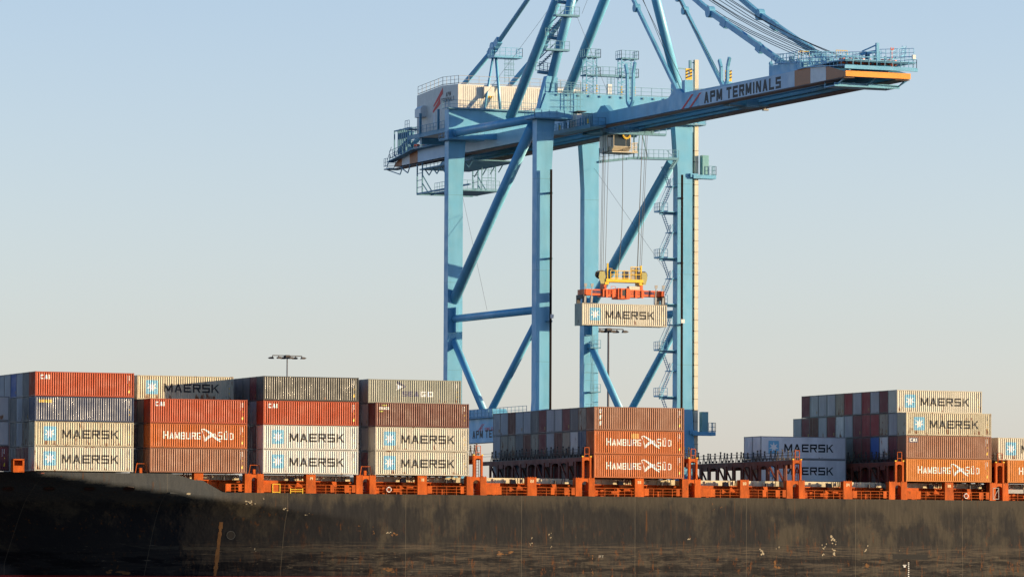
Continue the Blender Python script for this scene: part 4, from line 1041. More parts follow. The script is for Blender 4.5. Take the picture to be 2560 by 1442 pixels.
# machinery house
mb = MB(); hx0, hx1 = 81.8, 100.3; mb.prism([(hx0, 69.4, 63.2), (hx0, 84.7, 63.2), (hx0, 84.7, 69.2), (hx0, 75.3, 69.75), (hx0, 69.4, 69.45)], (hx1-hx0, 0, 0)); mh = mb.build('machinery_house', HOUSE, crane)
mb = MB(); x = hx0+.8
while x < hx1-.3: mb.box(x, x+.13, 69.375, 69.4, 65.5, 69.3); x += .3
mb.build('ribbed_cladding', HOUSE, mh)
mb = MB(); railing(mb, [(hx0+.1, 84.6, 69.3), (hx0+.1, 75.3, 69.8), (hx0+.1, 69.5, 69.5), (hx1-.1, 69.5, 69.5)], 1.15, 1.5, .05); mb.build('railing', GREY, mh)
wordX('APM', .62, oX(1114.5, 243, hx0).y, oX(1114.5, 243, hx0).z, hx0, TEXTG, mh, length=1.9); a = oX(1103.5, 258.5, hx0); wordX('TERMINALS', .62, a.y, a.z-.0, hx0, TEXTG, mh, length=4.7)
for (u0, v0, u1, v1) in ((1083.5, 265, 1106, 229), (1082, 279, 1099.5, 255)):
    a = oX(u0, v0, hx0); b = oX(u1, v1, hx0); mb = MB(); mb.add([(hx0-.02, a.y, a.z), (hx0-.02, a.y-.12, a.z-.25), (hx0-.02, b.y-.25, b.z-.35), (hx0-.02, b.y-.2, b.z+.55)], [(0,1,2,3)]); mb.build('emblem', REDT, mh)
a = oX(1065, 275, hx0); mb = MB(); mb.prism([(hx0-.9, a.y+2.0, a.z-1.0), (hx0, a.y+2.0, a.z-1.0), (hx0, a.y+2.0, a.z+.55), (hx0-.5, a.y+2.0, a.z+.55), (hx0-.9, a.y+2.0, a.z+.15)], (0, -2.2, 0)); mb.build('ventilation_hood', WHITE, mh)
a = oX(1086, 300, hx0); mb = MB(); mb.box(hx0-.04, hx0+.02, a.y-.4, a.y+.4, a.z-1.0, a.z+.9); mb.build('door', WHITE, mh)
a = oY(1218, 243, 69.3); mb = MB(); mb.box(a.x-.6, a.x+.9, 68.9, 69.35, a.z+.1, a.z+1.4); mb.build('ventilation_hood', HOUSE, mh)
mb = MB(); mb.box(a.x-.6, a.x+.6, 68.84, 68.9, a.z-.12, a.z+.1); hz = mb.build('hazard_sill', YEL, mh)
mb = MB()
for k in range(4): mb.add([(a.x-.55+k*.3, 68.83, a.z-.12), (a.x-.42+k*.3, 68.83, a.z-.12), (a.x-.32+k*.3, 68.83, a.z+.1), (a.x-.45+k*.3, 68.83, a.z+.1)], [(0,1,2,3)])
mb.build('stripe', STRIP, hz)
mb = MB(); mb.box(89.0, 92.4, 69.3, 69.36, 65.55, 65.75); mb.box(93.0, 98, 69.3, 69.36, 65.5, 65.7); mb.build('duct_slot', BLK, mh)
mb = MB(); mb.box(hx0-1.2, hx0, 70, 84.8, 63.2, 63.35); mb.box(hx0-1.2, hx1, 84.7, 86.2, 64.4, 64.55); mb.box(hx0-1.25, hx0-1.1, 70, 84.8, 62.9, 63.4); pf = mb.build('walkway', CBD, mh)
mb = MB(); railing(mb, [(hx0-1.2, 84.8, 63.35), (hx0-1.2, 70, 63.35)], 1.15, 1.3); railing(mb, [(hx0-1.2, 86.2, 64.55), (hx0-1.2, 84.6, 64.55)], 1.15, 1.0)
for y in (73.8, 80.5): mb.bar((hx0-1.15, y, 63.3), (hx0-1.15, y, 66.3), .3)
mb.build('railing', CBD, mh)
# house supports and tail gear
mb = MB()
for x in (82.6, 87.6, 94.4, 99.5):
    for y in (71, 84): mb.box(x-.25, x+.25, y-.25, y+.25, 62.7, 63.2)
mb.box(hx0+.3, hx1-.3, 70.5, 71.2, 62.3, 63.2); mb.box(hx0+.3, hx1-.3, 83.6, 84.3, 62.3, 63.2); mb.build('house_frame', CB, crane)
mb = MB(); railing(mb, [(86.0, 106, 62.0), (86.0, 97, 62.85), (86.0, 70, 62.85)], 1.2, 1.3); mb.box(85.9, 86.95, 70, 97, 62.72, 62.82); mb.prism([(85.9, 97, 62.72), (85.9, 106.5, 61.6), (85.9, 106.5, 61.75), (85.9, 97, 62.85)], (1.0, 0, 0)); mb.build('tail_walkway', CBD, crane)
mb = MB(); r = random.Random(8)
for x in (86.3, 91, 95.5):
    for y in (98.2, 104.8): mb.bar((x, y, 62.4), (x, y, 66.1), .14)
for x in (86.3, 91): mb.bar((x, 98.2, 66.0), (x, 104.8, 66.0), .16)
for y in (98.2, 104.8): mb.bar((86.3, y, 66.0), (95.5, y, 66.0), .14)
for i in range(6): y = 100.0+i*.75; mb.box(86.5, 87.0, y, y+.35, 62.6, 66.2-.2*(i % 2)); mb.tube((86.6, y+.17, 65.2), (87.4, y+.17, 65.2), .45, 12)
for i in range(22): y = r.uniform(87, 105); mb.box(86.4+r.uniform(0, 6), 86.7+r.uniform(0, 6.5), y, y+.3, 62.7, 63.0+r.uniform(.2, 1.2))
mb.box(86.5, 93, 88, 91, 64.3, 64.5); mb.box(86.5, 93, 92, 95, 65.3, 65.5); mb.build('rope_sheave_frame', CBD, crane)
mb = MB(); mb.prism([(86.5, 91, 62.8), (86.5, 93.6, 62.8), (86.5, 92.8, 64.5), (86.5, 91.2, 65)], (2.5, 0, 0)); mb.build('winch_cover', CB, crane)
mb = MB()
for i in range(7): y = r.uniform(88, 103); mb.tube((86.2, y, 63.2), (86.6, y, 63.2), .25, 8)
mb.build('motor', SPO, crane)
mb = MB()                                            # stairs and landing at the tail end
railing(mb, [(85.9, 107.9, 61.0), (85.9, 106.6, 61.0)], 1.2, .6); mb.box(85.9, 88, 106.0, 108.0, 60.6, 60.75)
for i in range(9): z = 60.9+i*.2; y = 106.6-i*.3; mb.box(85.9, 87.0, y, y+.25, z, z+.05)
for s in (85.9, 87): mb.bar((s, 106.6, 61.9), (s, 105, 63.7), .06); mb.bar((s, 106.8, 60.8), (s, 105.2, 62.5), .08)
mb.bar((86.5, 107.9, 60.6), (86.5, 103, 59.6), .12); mb.bar((86.5, 103, 59.6), (86.5, 102, 60.7), .12); mb.bar((86.5, 100, 59.6), (86.5, 99, 60.7), .12); mb.bar((86.5, 103, 60.7), (86.5, 100, 59.6), .12)
mb.build('tail_stairs', CBD, crane)
mb = MB(); mb.box(87.5, 95.2, 79, 98, 59.9, 60.05)
for y in range(79, 97, 3): mb.bar((88, y, 59.9), (88, y+1.5, 59.0), .12); mb.bar((88, y+1.5, 59.0), (88, y+3, 59.9), .12); mb.bar((95, y, 59.9), (95, y+1.5, 59.0), .12)
railing(mb, [(88, 98, 60.05), (88, 79, 60.05)], .8, 1.5); mb.build('maintenance_walkway', CBD, crane)
# maintenance cradle hanging below the rear girder
cl = oX(1044.5, 484, 87); 
mb = MB(); y0 = cl.y
for x, y in ((86.9, y0), (86.9, y0-2.0), (95.5, y0), (95.5, y0-2)):
    mb.bar((x, y, 56.4), (x, y, 60.7), .16)
for x in (86.9, 95.5): 
    for z in (57.3, 58.3, 59.3): mb.bar((x, y0, z), (x, y0-2, z), .08)
    mb.bar((x, y0-2, 59), (x, y0-5.5, 56.5), .12); mb.bar((x, y0-2, 57.8), (x, y0-4, 56.5), .12)
mb.bar((86.9, y0, 56.4), (95.5, y0, 56.4), .3); mb.bar((86.9, y0-2, 56.4), (95.5, y0-2, 56.4), .3); mb.bar((86.9, y0, 56.4), (86.9, y0-20, 56.4), .22)
mb.box(88.6, 95.5, y0-10, y0-2, 56.3, 56.5); hc = mb.build('cradle', CBD, crane)
mb = MB(); railing(mb, [(88.6, y0-2.5, 56.5), (88.6, y0-10, 56.5), (95.5, y0-10, 56.5)], 1.3, 1.0)
for x in (93.2, 95.3): mb.bar((x, y0-9, 56.5), (x, y0-9, 60.7), .12)
for z in (57.9, 58.3, 59.4): mb.bar((93.2, y0-9, z), (95.3, y0-9, z), .07)
ladder(mb, (94.4, y0-9, 56.5), (94.4, y0-9, 60.6), .5); mb.build('railing', CBD, hc)
# trolley and operator cab
mb = MB(); mb.box(87.9, 94.9, 33.8, 39.8, 60.3, 60.6)
for y in (33.9, 39.5): mb.box(87.5, 95.3, y, y+.3, 60.2, 60.6)
for x in (88.6, 94.0):
    for y in (34.5, 39): mb.tube((x, y, 60.95), (x+.25, y, 60.95), .35, 14)
r = random.Random(21)
for i in range(14): x = r.uniform(88.5, 95.3); y = r.uniform(33.8, 38); mb.box(x, x+r.uniform(.3, .9), y, y+.5, 60.55, 60.7+r.uniform(.1, .6))
mb.box(88.6, 96.8, 33.4, 34.0, 59.95, 60.15); tr = mb.build('trolley', CBD, crane)
mb = MB(); railing(mb, [(88.6, 33.4, 60.1), (96.8, 33.4, 60.1)], 1.0, 1.0); mb.build('railing', CBD, tr)
c0 = oY(1507, 333, 34.0).x; cb0, cb1 = 89.45, 91.95
mb = MB(); zc0, zc1 = 58.0, 60.0
mb.prism([(cb0, 33.9, zc1), (cb0, 33.9, zc0+.35), (cb0, 34.5, zc0-.15), (cb0, 38.4, zc0-.15), (cb0, 38.4, zc1)], (cb1-cb0, 0, 0)); cab = mb.build('operator_cab', CREAMP, tr)
mb = MB(); mb.box(cb0+.12, cb0+1.75, 33.87, 33.9, zc0+.42, zc1-.12); mb.box(cb0+1.85, cb1-.12, 33.87, 33.9, zc0+.42, zc1-.12); mb.box(cb0-.03, cb0, 34.1, 35.8, zc0+.4, zc1-.15); mb.build('window', GLASS, cab)
mb = MB(); mb.box(cb0-.05, cb0, 35.95, 38.38, zc0-.12, zc1-.0); mb.build('door', WHITE, cab)
mb = MB(); mb.box(cb0-.3, cb1+.9, 33.7, 37.1, zc0-.42, zc0-.3); railing(mb, [(cb1+.1, 33.7, zc0-.3), (cb1+.9, 33.7, zc0-.3), (cb1+.9, 36, zc0-.3)], 1.2, .45); mb.build('cab_platform', CREAMP, cab)
mb = MB(); n = 16
for k in range(n//2+1): a = math.pi+math.pi*k/(n/2); mb.box(91.2+.5*math.cos(a)-.1, 91.2+.5*math.cos(a)+.1, 33.6, 33.85, 60.0+.55*math.sin(a)-.12, 60.0+.55*math.sin(a)+.12)
cr = mb.build('cable_reel', YELD, tr)
mb = MB(); mb.tube((91.2, 33.7, 60), (91.2, 33.9, 60), .45, 16); mb.build('reel_hub', BLK, cr)
# cab access gangway toward the right leg
mb = MB(); ya = 36.2
p0 = (88.2, ya, 56.4); p1 = (93.2, ya, 57.1); p2 = (99.7, ya, 57.2)
for a, b in ((p0, p1), (p1, p2)):
    a = Vector(a); b = Vector(b); mb.bar(a, b, .9, .28); railing(mb, [a-Vector((0,.45,0)), b-Vector((0,.45,0))], 1.15, .75)
mb.bar((93.4, ya, 57.2), (93.4, ya, 60.4), .14); mb.bar((94.6, ya, 60.3), (95.4, ya, 57.3), .12); mb.bar((94.2, ya, 60.3), (94.0, ya, 57.3), .1)
mb.bar((88.2, ya-.5, 56.3), (88.2, ya-.5, 58.2), .1); ladder(mb, (88.6, ya-.5, 56.3), (88.6, ya-.5, 58.2), .35)
mb.build('access_gangway', CBD, crane)
mb = MB()
for s in (0, .8): mb.bar((99.8, ya+s, 57.2), (98.9, ya+s, 55.9), .1, .2)
for i in range(6): mb.box(98.9+i*.15, 99.2+i*.15, ya, ya+.8, 55.95+i*.22, 56.0+i*.22)
mb.bar((98.2, ya, 58.3), (99.8, ya, 56.9), .06); mb.build('gangway_steps', CBD, crane)
# stair tower on the right seaward leg
mb = MB(); z = 25.6-12.2; lz = []
while z < 56: lz.append(z); z += 6.12
for z in lz:
    z0 = z-.05
    mb.bar((98.0, 38.0, z0), (100.2, 38.0, z0), .3, .28); mb.box(97.6, 100.1, 37.2, 38.9, z0+.15, z0+.25)
    railing(mb, [(98.8, 37.2, z0+.2), (97.6, 37.2, z0+.2), (97.6, 38.9, z0+.2)], 1.15, .6)
    mb.box(99.2, 100.1, 37.2, 38.9, z0+3.55, z0+3.65)
    a, b = Vector((97.9, 37.5, z0+.25)), Vector((99.5, 37.5, z0+3.6))
    for dy in (-.4, .4):
        mb.bar(a+Vector((0,dy,0)), b+Vector((0,dy,0)), .04, .08); mb.bar(a+Vector((0,dy,1.1)), b+Vector((0,dy,1.1)), .05)
        mb.bar(a+Vector((0,dy,0)), a+Vector((0,dy,1.1)), .05); mb.bar(b+Vector((0,dy,0)), b+Vector((0,dy,1.1)), .05)
    for i in range(14): c = a.lerp(b, i/13); mb.box(c.x-.14, c.x+.14, 37.1, 37.9, c.z, c.z+.04)
    a, b = Vector((99.6, 38.4, z0+3.65)), Vector((98.6, 38.4, z0+6.2))
    for dy in (-.3, .4):
        mb.bar(a+Vector((0,dy,0)), b+Vector((0,dy,0)), .04, .08)
    for i in range(10): c = a.lerp(b, i/9); mb.box(c.x-.12, c.x+.12, 38.0, 38.8, c.z, c.z+.04)
mb.build('stair_tower', CB, crane)
# ladders and small landings on the right landside leg
mb = MB(); xl = XR0+.95; yl = LY0-.9
for z0, z1 in ((22, 27.5), (27.5, 31.5), (31.5, 37)):
    ladder(mb, (xl, yl+.3, z0), (xl+.1, yl+.3, z1), .45)
    for z in (z0+1.5, z0+2.6, z0+3.7): mb.bar((xl-1.1, yl, z), (xl+.6, yl, z), .06)
for z in (27.3, 33.4): mb.box(xl-.5, xl+1.0, yl-.4, LY0, z, z+.15); railing(mb, [(xl-.5, yl-.4, z), (xl+1.0, yl-.4, z)], 1.15, .5)
for z in range(24, 36, 2): mb.box(xl+1.02, xl+1.12, LY0-.3, LY0, z, z+.08)
mb.bar((xl-.1, yl, 22), (xl-.1, yl, 36), .1); mb.build('leg_ladder', CBD, LLR)
# dark cable-chain channels in front of the seaward legs
for x in (81.55, 100.45):
    zt = oY(1381 if x < 90 else 1700, 424 if x < 90 else 437, 36.3).z
    mb = MB(); mb.box(x-.14, x+.14, 36.2, 36.34, 4, zt); dk_ = plain('dark_brown_steel', (.012, .008, .007), .85); dk_.node_tree.nodes['Principled BSDF'].inputs['Specular IOR Level'].default_value = .05; ch = mb.build('cable_channel', dk_, crane)
    mb = MB()
    for z in (zt-3.2, zt-11.8, zt-20, zt-31.6): mb.box(x-.4, x+.3, 36.34, 37.0, z, z+.22)
    mb.build('clamp', CBD, ch)
mb = MB(); mb.box(81.5, 81.95, 36.15, 36.2, 35.7, 36.2); mb.build('junction_box', WHITE, crane)
mb = MB(); mb.box(100.3, 100.8, 36.1, 36.18, 35.5, 36.0); mb.build('junction_box', WHITE, crane)
# lift mast on the right
mb = MB(); mb.box(102.82, 103.36, 37.4, 37.95, 3.2, 70.7); lm = mb.build('lift_mast', CREAMP, crane)
mb = MB(); z = 6
while z < 60: mb.box(102.3, 102.82, 37.5, 37.8, z, z+.14); mb.box(102.78, 103.4, 37.36, 37.4, z+.02, z+.06); z += 1.5
mb.bar((102.6, 37.6, 6), (102.6, 37.6, 61), .12); mb.build('tie_bracket', DARKM, lm)
mb = MB(); mb.bar((102.2, 37.6, 69.0), (102.2, 37.6, 70.6), .3); mb.bar((102.2, 37.6, 70.3), (102.9, 37.6, 70.3), .12); mb.bar((102.2, 37.6, 69.3), (102.9, 37.6, 69.3), .12); mb.bar((99.5, 37.4, 69.5), (102.2, 37.6, 69.4), .14)
railing(mb, [(102.0, 37.0, 65.5), (105, 37.0, 65.5)], 1.3, .6); mb.box(101.6, 102.2, 36.8, 37.2, 65.4, 67.0); mb.build('mast_head_gear', CBD, lm)
for zc in (54.95, 20.85):
    mb = MB(); mb.box(102.3, 105.6, 36.6, 38.0, zc-.15, zc+.35); mb.box(101.9, 103, 36.7, 37.0, zc, zc+.5); pf = mb.build('platform', CB, lm)
    mb = MB(); mb.box(103.75, 104.65, 36.9, 37.8, zc+.35, zc+3.0); mb.build('lift_car', paint('lift_teal', (.16, .36, .38), .4, 0, .1), pf)
    mb = MB(); railing(mb, [(104.6, 36.65, zc+.35), (105.6, 36.65, zc+.35), (105.6, 38, zc+.35)], 1.2, .5); mb.build('railing', CBD, pf)
# electrical platform beside the boom hinge
mb = MB(); mb.box(84.8, 86.9, 30.8, 44, 60.5, 60.62); mb.box(84.75, 84.85, 30.8, 44, 60.4, 60.9); pf = mb.build('hinge_platform', CBD, crane)
mb = MB(); railing(mb, [(84.8, 44, 60.6), (84.8, 30.8, 60.6), (86.9, 30.8, 60.6)], 1.15, .9)
for i in range(16): y = R.uniform(31, 43); mb.bar((85.1, y, 60.6), (85.1, y, 61.2+R.uniform(.2, 1.4)), .12)
mb.build('railing', CBD, pf)
mb = MB()
for y in (37.7, 36.9, 36.1): mb.box(85.0, 85.7, y-.33, y+.33, 61.0, 62.6)
mb.build('electrical_cabinet', WHITE, pf)
mb = MB(); mb.box(85.0, 86.2, 35.4, 38.6, 62.9, 63.0); mb.box(85.0, 86.2, 39.6, 42, 62.7, 62.8); mb.build('canopy', BLK, pf)
mb = MB(); mb.box(84.72, 84.74, 40.6, 41.0, 60.9, 61.5); mb.box(84.72, 84.74, 31.4, 31.8, 61.0, 61.6); mb.build('hazard_label', YELD, pf)
# small lamp under the boom
a = oX(1913, 275, 94); mb = MB(); mb.bar((a.x, a.y, a.z), (a.x, a.y, 60.7), .05); mb.box(a.x-.3, a.x+.4, a.y-.2, a.y+.3, a.z-.1, a.z+.1); mb.build('boom_lamp', GREY, crane)
mb = MB(); mb.box(88.3, 93.7, -4.0, -2.2, 60.5, 60.75); mb.box(90.5, 92.2, -4.3, -1.5, 60.3, 61.2); mb.build('rope_support', CBD, crane)
# wire ropes
def ropes(name, segs, r_=.04, mat=ROPE):
    mb = MB()
    for pts in segs: mb.pipe(pts, r_, 6)
    return mb.build(name, mat, crane)
seg = []
for i, xg in enumerate((88.0, 88.35, 88.7, 90.1, 90.5, 90.9, 91.3, 92.8, 93.1, 93.45)):
    yb = -24 - (i % 4)*.7; pts = []
    for k in range(9):
        t = k/8; pts.append((xg, yb+(37.0-yb)*t, 64.6+(89.5-64.6)*t - 2.2*math.sin(math.pi*t)*(1+.06*(i % 3))))
    seg.append(pts)
ropes('boom_hoist_rope', seg, .045)
seg = []
for x, y0, y1, zz in ((89.0, 37.5, 10.5, 64), (93.9, 37.5, 9.0, 64), (93.3, 36.5, 7.0, 63.6), (90.0, 37.5, 14, 64)): seg.append([(x, y0, 89.5), (x, y1, zz)])
ropes('pendant_rope', seg, .035)
ropes('guy_wire', [[(87, 50, 78), (84.5, 69, 66.5)], [(82.2, 69.5, 55.6), (83.2, 62, 38)], [(85.3, 37, 76), (90.5, 38, 65.6)], [(101.5, 67.6, 58.4), (99.5, 38.5, 42)], [(86.2, 37, 76), (90.0, 30, 92)]], .018)
hoist = []
for u0, u1 in ((1508, 1500), (1515, 1508), (1519, 1512), (1527, 1517), (1606, 1592), (1611, 1598), (1619, 1603), (1623, 1607)):
    p = oY(u0, 345, 34.9); q = oY(u1, 694, 34.9); hoist.append([(p.x, 34.9+(.6 if u0 % 2 else 0), 60.3), (q.x, 34.9+(.6 if u0 % 2 else 0), q.z)])
ropes('hoist_rope', hoist, .03)
p = oY(1557, 345, 34.3); q = oY(1545, 694, 34.3)
ropes('power_cable', [[(p.x, 34.3, 60), (p.x+.0, 34.3, 52), (p.x-.1, 34.3, 47.5), (p.x-.35, 34.3, 44.5), (q.x, 34.3, q.z)]], .04)

# ------------------------------------------------------------------ headblock and spreader
sp = empty('container_spreader', (91.05, 35.0, 37.7), 'orange spreader with yellow headblock gripping the hanging container', 'spreader')
def S(u, v, Y=34.4): p = oY(u, v, Y); return p.x, p.z
def sbox(mb, u0, v0, u1, v1, y0, y1): (xa, za), (xb, zb) = S(u0, v0, y0), S(u1, v1, y0); mb.box(min(xa, xb), max(xa, xb), y0, y1, min(za, zb), max(za, zb)); return mb
x0, x1 = 85.35, 96.8; zb, zt = 38.75, 39.55
for xa, xb, xe in ((x0+.3, 88.4, x0), (93.7, x1-.3, x1-.35)):
    for ya in (34.3, 35.3): mb = MB(); mb.box(xa, xb, ya, ya+.45, zb, zt); mb.build('telescopic_beam', SPO, sp)
    mb = MB(); mb.box(xe, xe+.35, 33.9, 36.2, zb-.05, zt-.05); mb.build('end_beam', SPO, sp)
mb = MB(); mb.box(88.1, 94.0, 34.15, 35.95, 38.6, 39.6); mb.box(90.2, 91.9, 34.0, 36.1, 38.35, 39.75)
for x in (88.5, 89.4, 92.7, 93.6): mb.box(x, x+.25, 34.05, 34.15, 38.5, 39.5)
mb.box(90.55, 90.75, 33.9, 34.0, 38.45, 39.7); mb.box(91.35, 91.55, 33.9, 34.0, 38.45, 39.7)
for x in (88.35, 93.6): mb.box(x, x+.35, 34.4, 35.7, 39.5, 40.3)
mb.build('main_frame', SPO, sp)
mb = MB(); mb.box(90.78, 91.32, 33.97, 34.0, 38.75, 39.55); mb.build('recess', BLK, sp)
mb = MB(); mb.box(91.9, 93.4, 34.2, 35.0, 39.6, 40.05); mb.build('electrical_box', CREAMP, sp)
mb = MB(); mb.box(89.2, 89.85, 34.0, 34.03, 38.9, 39.9); mb2 = MB(); mb2.pipe([(89.2, 34.02, 38.9), (89.2, 34.02, 39.95), (89.85, 34.02, 39.95), (89.85, 34.02, 38.9)], .03, 5)
for z in (39.1, 39.35, 39.6): mb2.bar((89.2, 34.02, z), (89.85, 34.02, z), .03)
mb2.build('ladder', SPO, sp)
for x in (x0-.05, x0+.9, x1-1.35, x1-.3):                # flipper guides and twistlock ends
    mb = MB(); y = 33.95; 
    mb.bar((x+.1, y, 38.3), (x+.2, y, 39.9), .1, .1); mb.prism([(x+.02, y-.1, 39.8), (x+.32, y-.1, 39.8), (x+.42, y-.1, 40.25), (x-.02, y-.1, 40.25)], (0, .1, 0)); mb.prism([(x-.05, y-.12, 37.75), (x+.2, y-.12, 37.75), (x+.28, y-.12, 38.6), (x+.02, y-.12, 38.6)], (0, .16, 0))
    mb.build('flipper_guide', GREY, sp)
mb = MB()
for x in (x0-.2, x1-.35):
    for y in (33.9, 35.9): mb.box(x, x+.5, y, y+.3, 37.68, 38.8)
    mb.box(x, x+.5, 34.1, 36, 38.3, 38.8)
mb.build('twistlock_end', DARKM, sp)
for xw in (86.55, 93.95+.15):
    q, l = word('BROMMA', .4, .72, .24, .14); k = 1.45/l; mb = MB()
    for i, qq in enumerate(q): mb.add([(xw+x*k, 34.29-.001*(i % 4), 39.0+z) for x, z in qq], [(0,1,2,3)])
    mb.build('lettering', NAVYT, sp)
mb = MB(); r = random.Random(6)
for row in (39.22, 38.95):
    x = 92.05
    while x < 93.4: w = r.uniform(.05, .13); mb.box(x, x+w, 34.143, 34.149, row, row+.12); x += w+r.uniform(.03, .1)
mb.build('data_lettering', TEXTG, sp)
hb = MB(); hb.box(88.6, 93.9, 34.2, 35.8, 40.55, 40.95); hb.box(88.45, 89.0, 34.3, 35.7, 40.2, 40.6); hb.box(93.4, 93.95, 34.3, 35.7, 40.2, 40.6)
hb.box(88.75, 88.95, 34.3, 34.5, 40.9, 43.0); hb.box(93.55, 93.75, 34.3, 34.5, 40.9, 42.8); hbo = hb.build('headblock', YEL, sp)
mb = MB(); railing(mb, [(89.2, 34.2, 40.95), (92.1, 34.2, 40.95)], 1.1, .9, .08)
for x in (92.15, 92.9, 93.6): mb.bar((x, 34.3, 40.95), (x, 34.3, 42.6), .09)
for z in (41.6, 42.15, 42.6): mb.bar((92.15, 34.3, z), (93.6, 34.3, z), .08)
for z in (41.6, 42.5): mb.bar((89.0, 34.3, z-.2), (89.5, 34.3, z-.2), .06)
mb.bar((90.0, 34.3, 40.95), (90.0, 34.3, 42.0), .16); mb.build('cage', YEL, hbo)
mb = MB(); mb.box(92.3, 93.4, 34.6, 34.65, 41.0, 42.5); mb.box(91.3, 92.0, 34.5, 35.2, 40.95, 42.0); mb.build('cable_basket', GREY, hbo)
for x in (88.05, 94.05):
    mb = MB()
    for y in (34.35, 35.3): mb.tube((x, y, 41.55), (x, y+.22, 41.55), .52, 20); mb.tube((x+.15, y+.3, 41.5), (x+.15, y+.42, 41.5), .5, 20)
    mb.build('sheave', DARKM, hbo, True)
    mb = MB(); mb.prism([(x-.35, 34.3, 41.9), (x-.5, 34.3, 41.2), (x-.2, 34.3, 40.3), (x+.25, 34.3, 40.3), (x+.5, 34.3, 41.2), (x+.35, 34.3, 41.9)], (0, .04, 0)); mb.build('sheave_guard', paint('olive_guard', (.40, .36, .12), .5, .2, .3), hbo)

# ------------------------------------------------------------------ floodlight masts in the yard
def mast(u, v, Y, n, label, sc=1.0, pw=.28):
    p = oY(u, v, Y); e = empty('floodlight_mast', (p.x, Y, 3.0), label, 'floodlight mast', 'floodlight masts in the yard')
    mb = MB(); mb.tube((p.x, Y, 3.0), (p.x, Y, p.z), pw, 12, pw*.6); pole = mb.build('pole', paint('mast_grey', (.10, .095, .10), .5, .1, .2), e, True)
    mb = MB(); L = 2.6*sc; mb.bar((p.x-L, Y, p.z+.02), (p.x+L, Y, p.z-.02), .14); mb.box(p.x-.35, p.x+.35, Y-.35, Y+.35, p.z-.5, p.z+.12); mb.build('crossarm', DARKM, e)
    for i in range(n):
        x = p.x-L+2*L*i/(n-1); s = -1 if i < n/2 else 1; yo = .5*(-1)**i
        mb = MB(); mb.bar((x, Y, p.z), (x, Y+yo*.4, p.z-.3), .12)
        o = (.2*s if i in (0, n-1) else .05*s)
        mb.prism([(x-.35, Y+yo-.3, p.z-.55), (x+.35, Y+yo-.3, p.z-.55), (x+.45+o, Y+yo-.3, p.z-.38), (x+.2, Y+yo-.3, p.z-.22), (x-.2, Y+yo-.3, p.z-.22), (x-.45+o, Y+yo-.3, p.z-.38)], (0, .6, 0))
        mb.build('lamp_head', DARKM, e)
mast(718, 889, 240, 6, 'thin dark floodlight mast rising behind the black ribbed container', 1.02, .17)
mast(1521, 822, 120, 6, 'floodlight mast seen between the crane legs under the hanging container', .92, .24)

# ------------------------------------------------------------------ setting: water, quay
m, nt, b = nodes('harbour_water'); b.inputs['Base Color'].default_value = (.012, .022, .026, 1); b.inputs['Roughness'].default_value = .12; b.inputs['IOR'].default_value = 1.33
bp = N(nt, 'ShaderNodeBump'); bp.inputs['Strength'].default_value = .5; bp.inputs['Distance'].default_value = .3
nt.links.new(noise(nt, (.35, .35, .35), objvec(nt, False), 5, .6), bp.inputs['Height']); nt.links.new(bp.outputs[0], b.inputs['Normal'])
mb = MB(); mb.add([(-9000, -9000, 0), (9000, -9000, 0), (9000, 9000, 0), (-9000, 9000, 0)], [(0,1,2,3)]); tag(mb.build('water', m), kind='structure')
m, nt, b = nodes('quay_concrete'); v = objvec(nt, False)
nt.links.new(mix(nt, ramp(nt, noise(nt, (.05, .05, .05), v, 6), .3, .7), (.22, .21, .19), (.13, .125, .12)), b.inputs['Base Color']); b.inputs['Roughness'].default_value = .85
mb = MB(); mb.box(-1500, 1800, 33.6, 3500, -2, 3.0); tag(mb.build('quay', m), kind='structure')

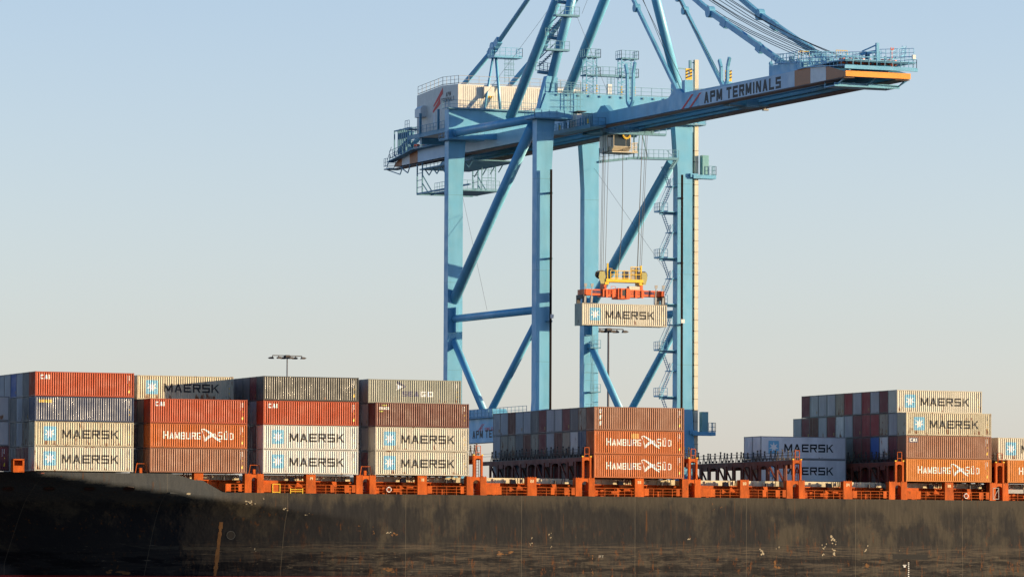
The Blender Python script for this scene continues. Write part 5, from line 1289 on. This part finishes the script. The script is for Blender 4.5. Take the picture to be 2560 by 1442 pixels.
# ------------------------------------------------------------------ light
SAT = .62; GAIN = (.87, .925, 1.25)          # white balance of the camera: daylight, cool
AZ, EL = math.radians(25.1), math.radians(5.9)
sd = Vector((math.cos(AZ)*math.cos(EL), -math.sin(AZ)*math.cos(EL), math.sin(EL)))
sun = bpy.data.lights.new('sun', 'SUN'); sun.energy = 2.6; sun.angle = math.radians(.5); sun.color = (1.0, .76, .45)
so = bpy.data.objects.new('sun', sun); COL.objects.link(so); so.rotation_euler = sd.to_track_quat('Z', 'Y').to_euler(); so.location = (0, -100, 200)
w = bpy.data.worlds.new('World'); scene.world = w; w.use_nodes = True; nt = w.node_tree
sky = nt.nodes.new('ShaderNodeTexSky'); sky.sky_type = 'NISHITA'; sky.sun_disc = False; sky.sun_elevation = EL
sky.sun_rotation = math.atan2(sd.x, sd.y); sky.altitude = 0; sky.air_density = 1.0; sky.dust_density = .6; sky.ozone_density = 1.6
bg = nt.nodes['Background']; bg.inputs['Strength'].default_value = .075; 
hs = nt.nodes.new('ShaderNodeHueSaturation'); 
gm = nt.nodes.new('ShaderNodeTexCoord'); sx = nt.nodes.new('ShaderNodeSeparateXYZ'); nt.links.new(gm.outputs['Generated'], sx.inputs[0])
el = ramp(nt, sx.outputs['Z'], .045, .50)          # clear blue air overhead, pale haze towards the horizon
nt.links.new(mth(nt, 'ADD', mth(nt, 'MULTIPLY', el, .75), SAT), hs.inputs['Saturation']); nt.links.new(mth(nt, 'SUBTRACT', 1.0, mth(nt, 'MULTIPLY', el, .25)), hs.inputs['Value']); nt.links.new(sky.outputs[0], hs.inputs['Color'])
wb = nt.nodes.new('ShaderNodeMix'); wb.data_type = 'RGBA'; wb.blend_type = 'MULTIPLY'; wb.inputs[0].default_value = 1; wb.inputs[7].default_value = (*GAIN, 1)
nt.links.new(hs.outputs[0], wb.inputs[6]); nt.links.new(wb.outputs[2], bg.inputs['Color'])
scene.view_settings.view_transform = 'Standard'; scene.view_settings.look = 'None'; scene.view_settings.exposure = 2.0; scene.view_settings.gamma = 1
scene.cycles.use_adaptive_sampling = False; scene.cycles.use_denoising = True; scene.cycles.denoising_prefilter = 'ACCURATE'
scene.cycles.max_bounces = 6; scene.cycles.diffuse_bounces = 3
scene.cycles.filter_width = 1.5
# ------------------------------------------------------------------ camera
cd = bpy.data.cameras.new('camera'); cam = bpy.data.objects.new('camera', cd); COL.objects.link(cam)
cd.sensor_width = 36; cd.lens = FPX*36/2560; cd.clip_start = 1; cd.clip_end = 20000
# u = c*a - s*b, v = s*a + c*b with a right, b down:  image right axis = c*RGT + s*UPV, image up axis = -s*RGT + c*UPV
xa = RGT*cR + UPV*sR; ya_ = UPV*cR - RGT*sR
M = Matrix((xa, ya_, -FWD)).transposed().to_4x4(); M.translation = CAM
cam.matrix_world = M
scene.camera = cam
scene.render.resolution_x = 1024; scene.render.resolution_y = 577
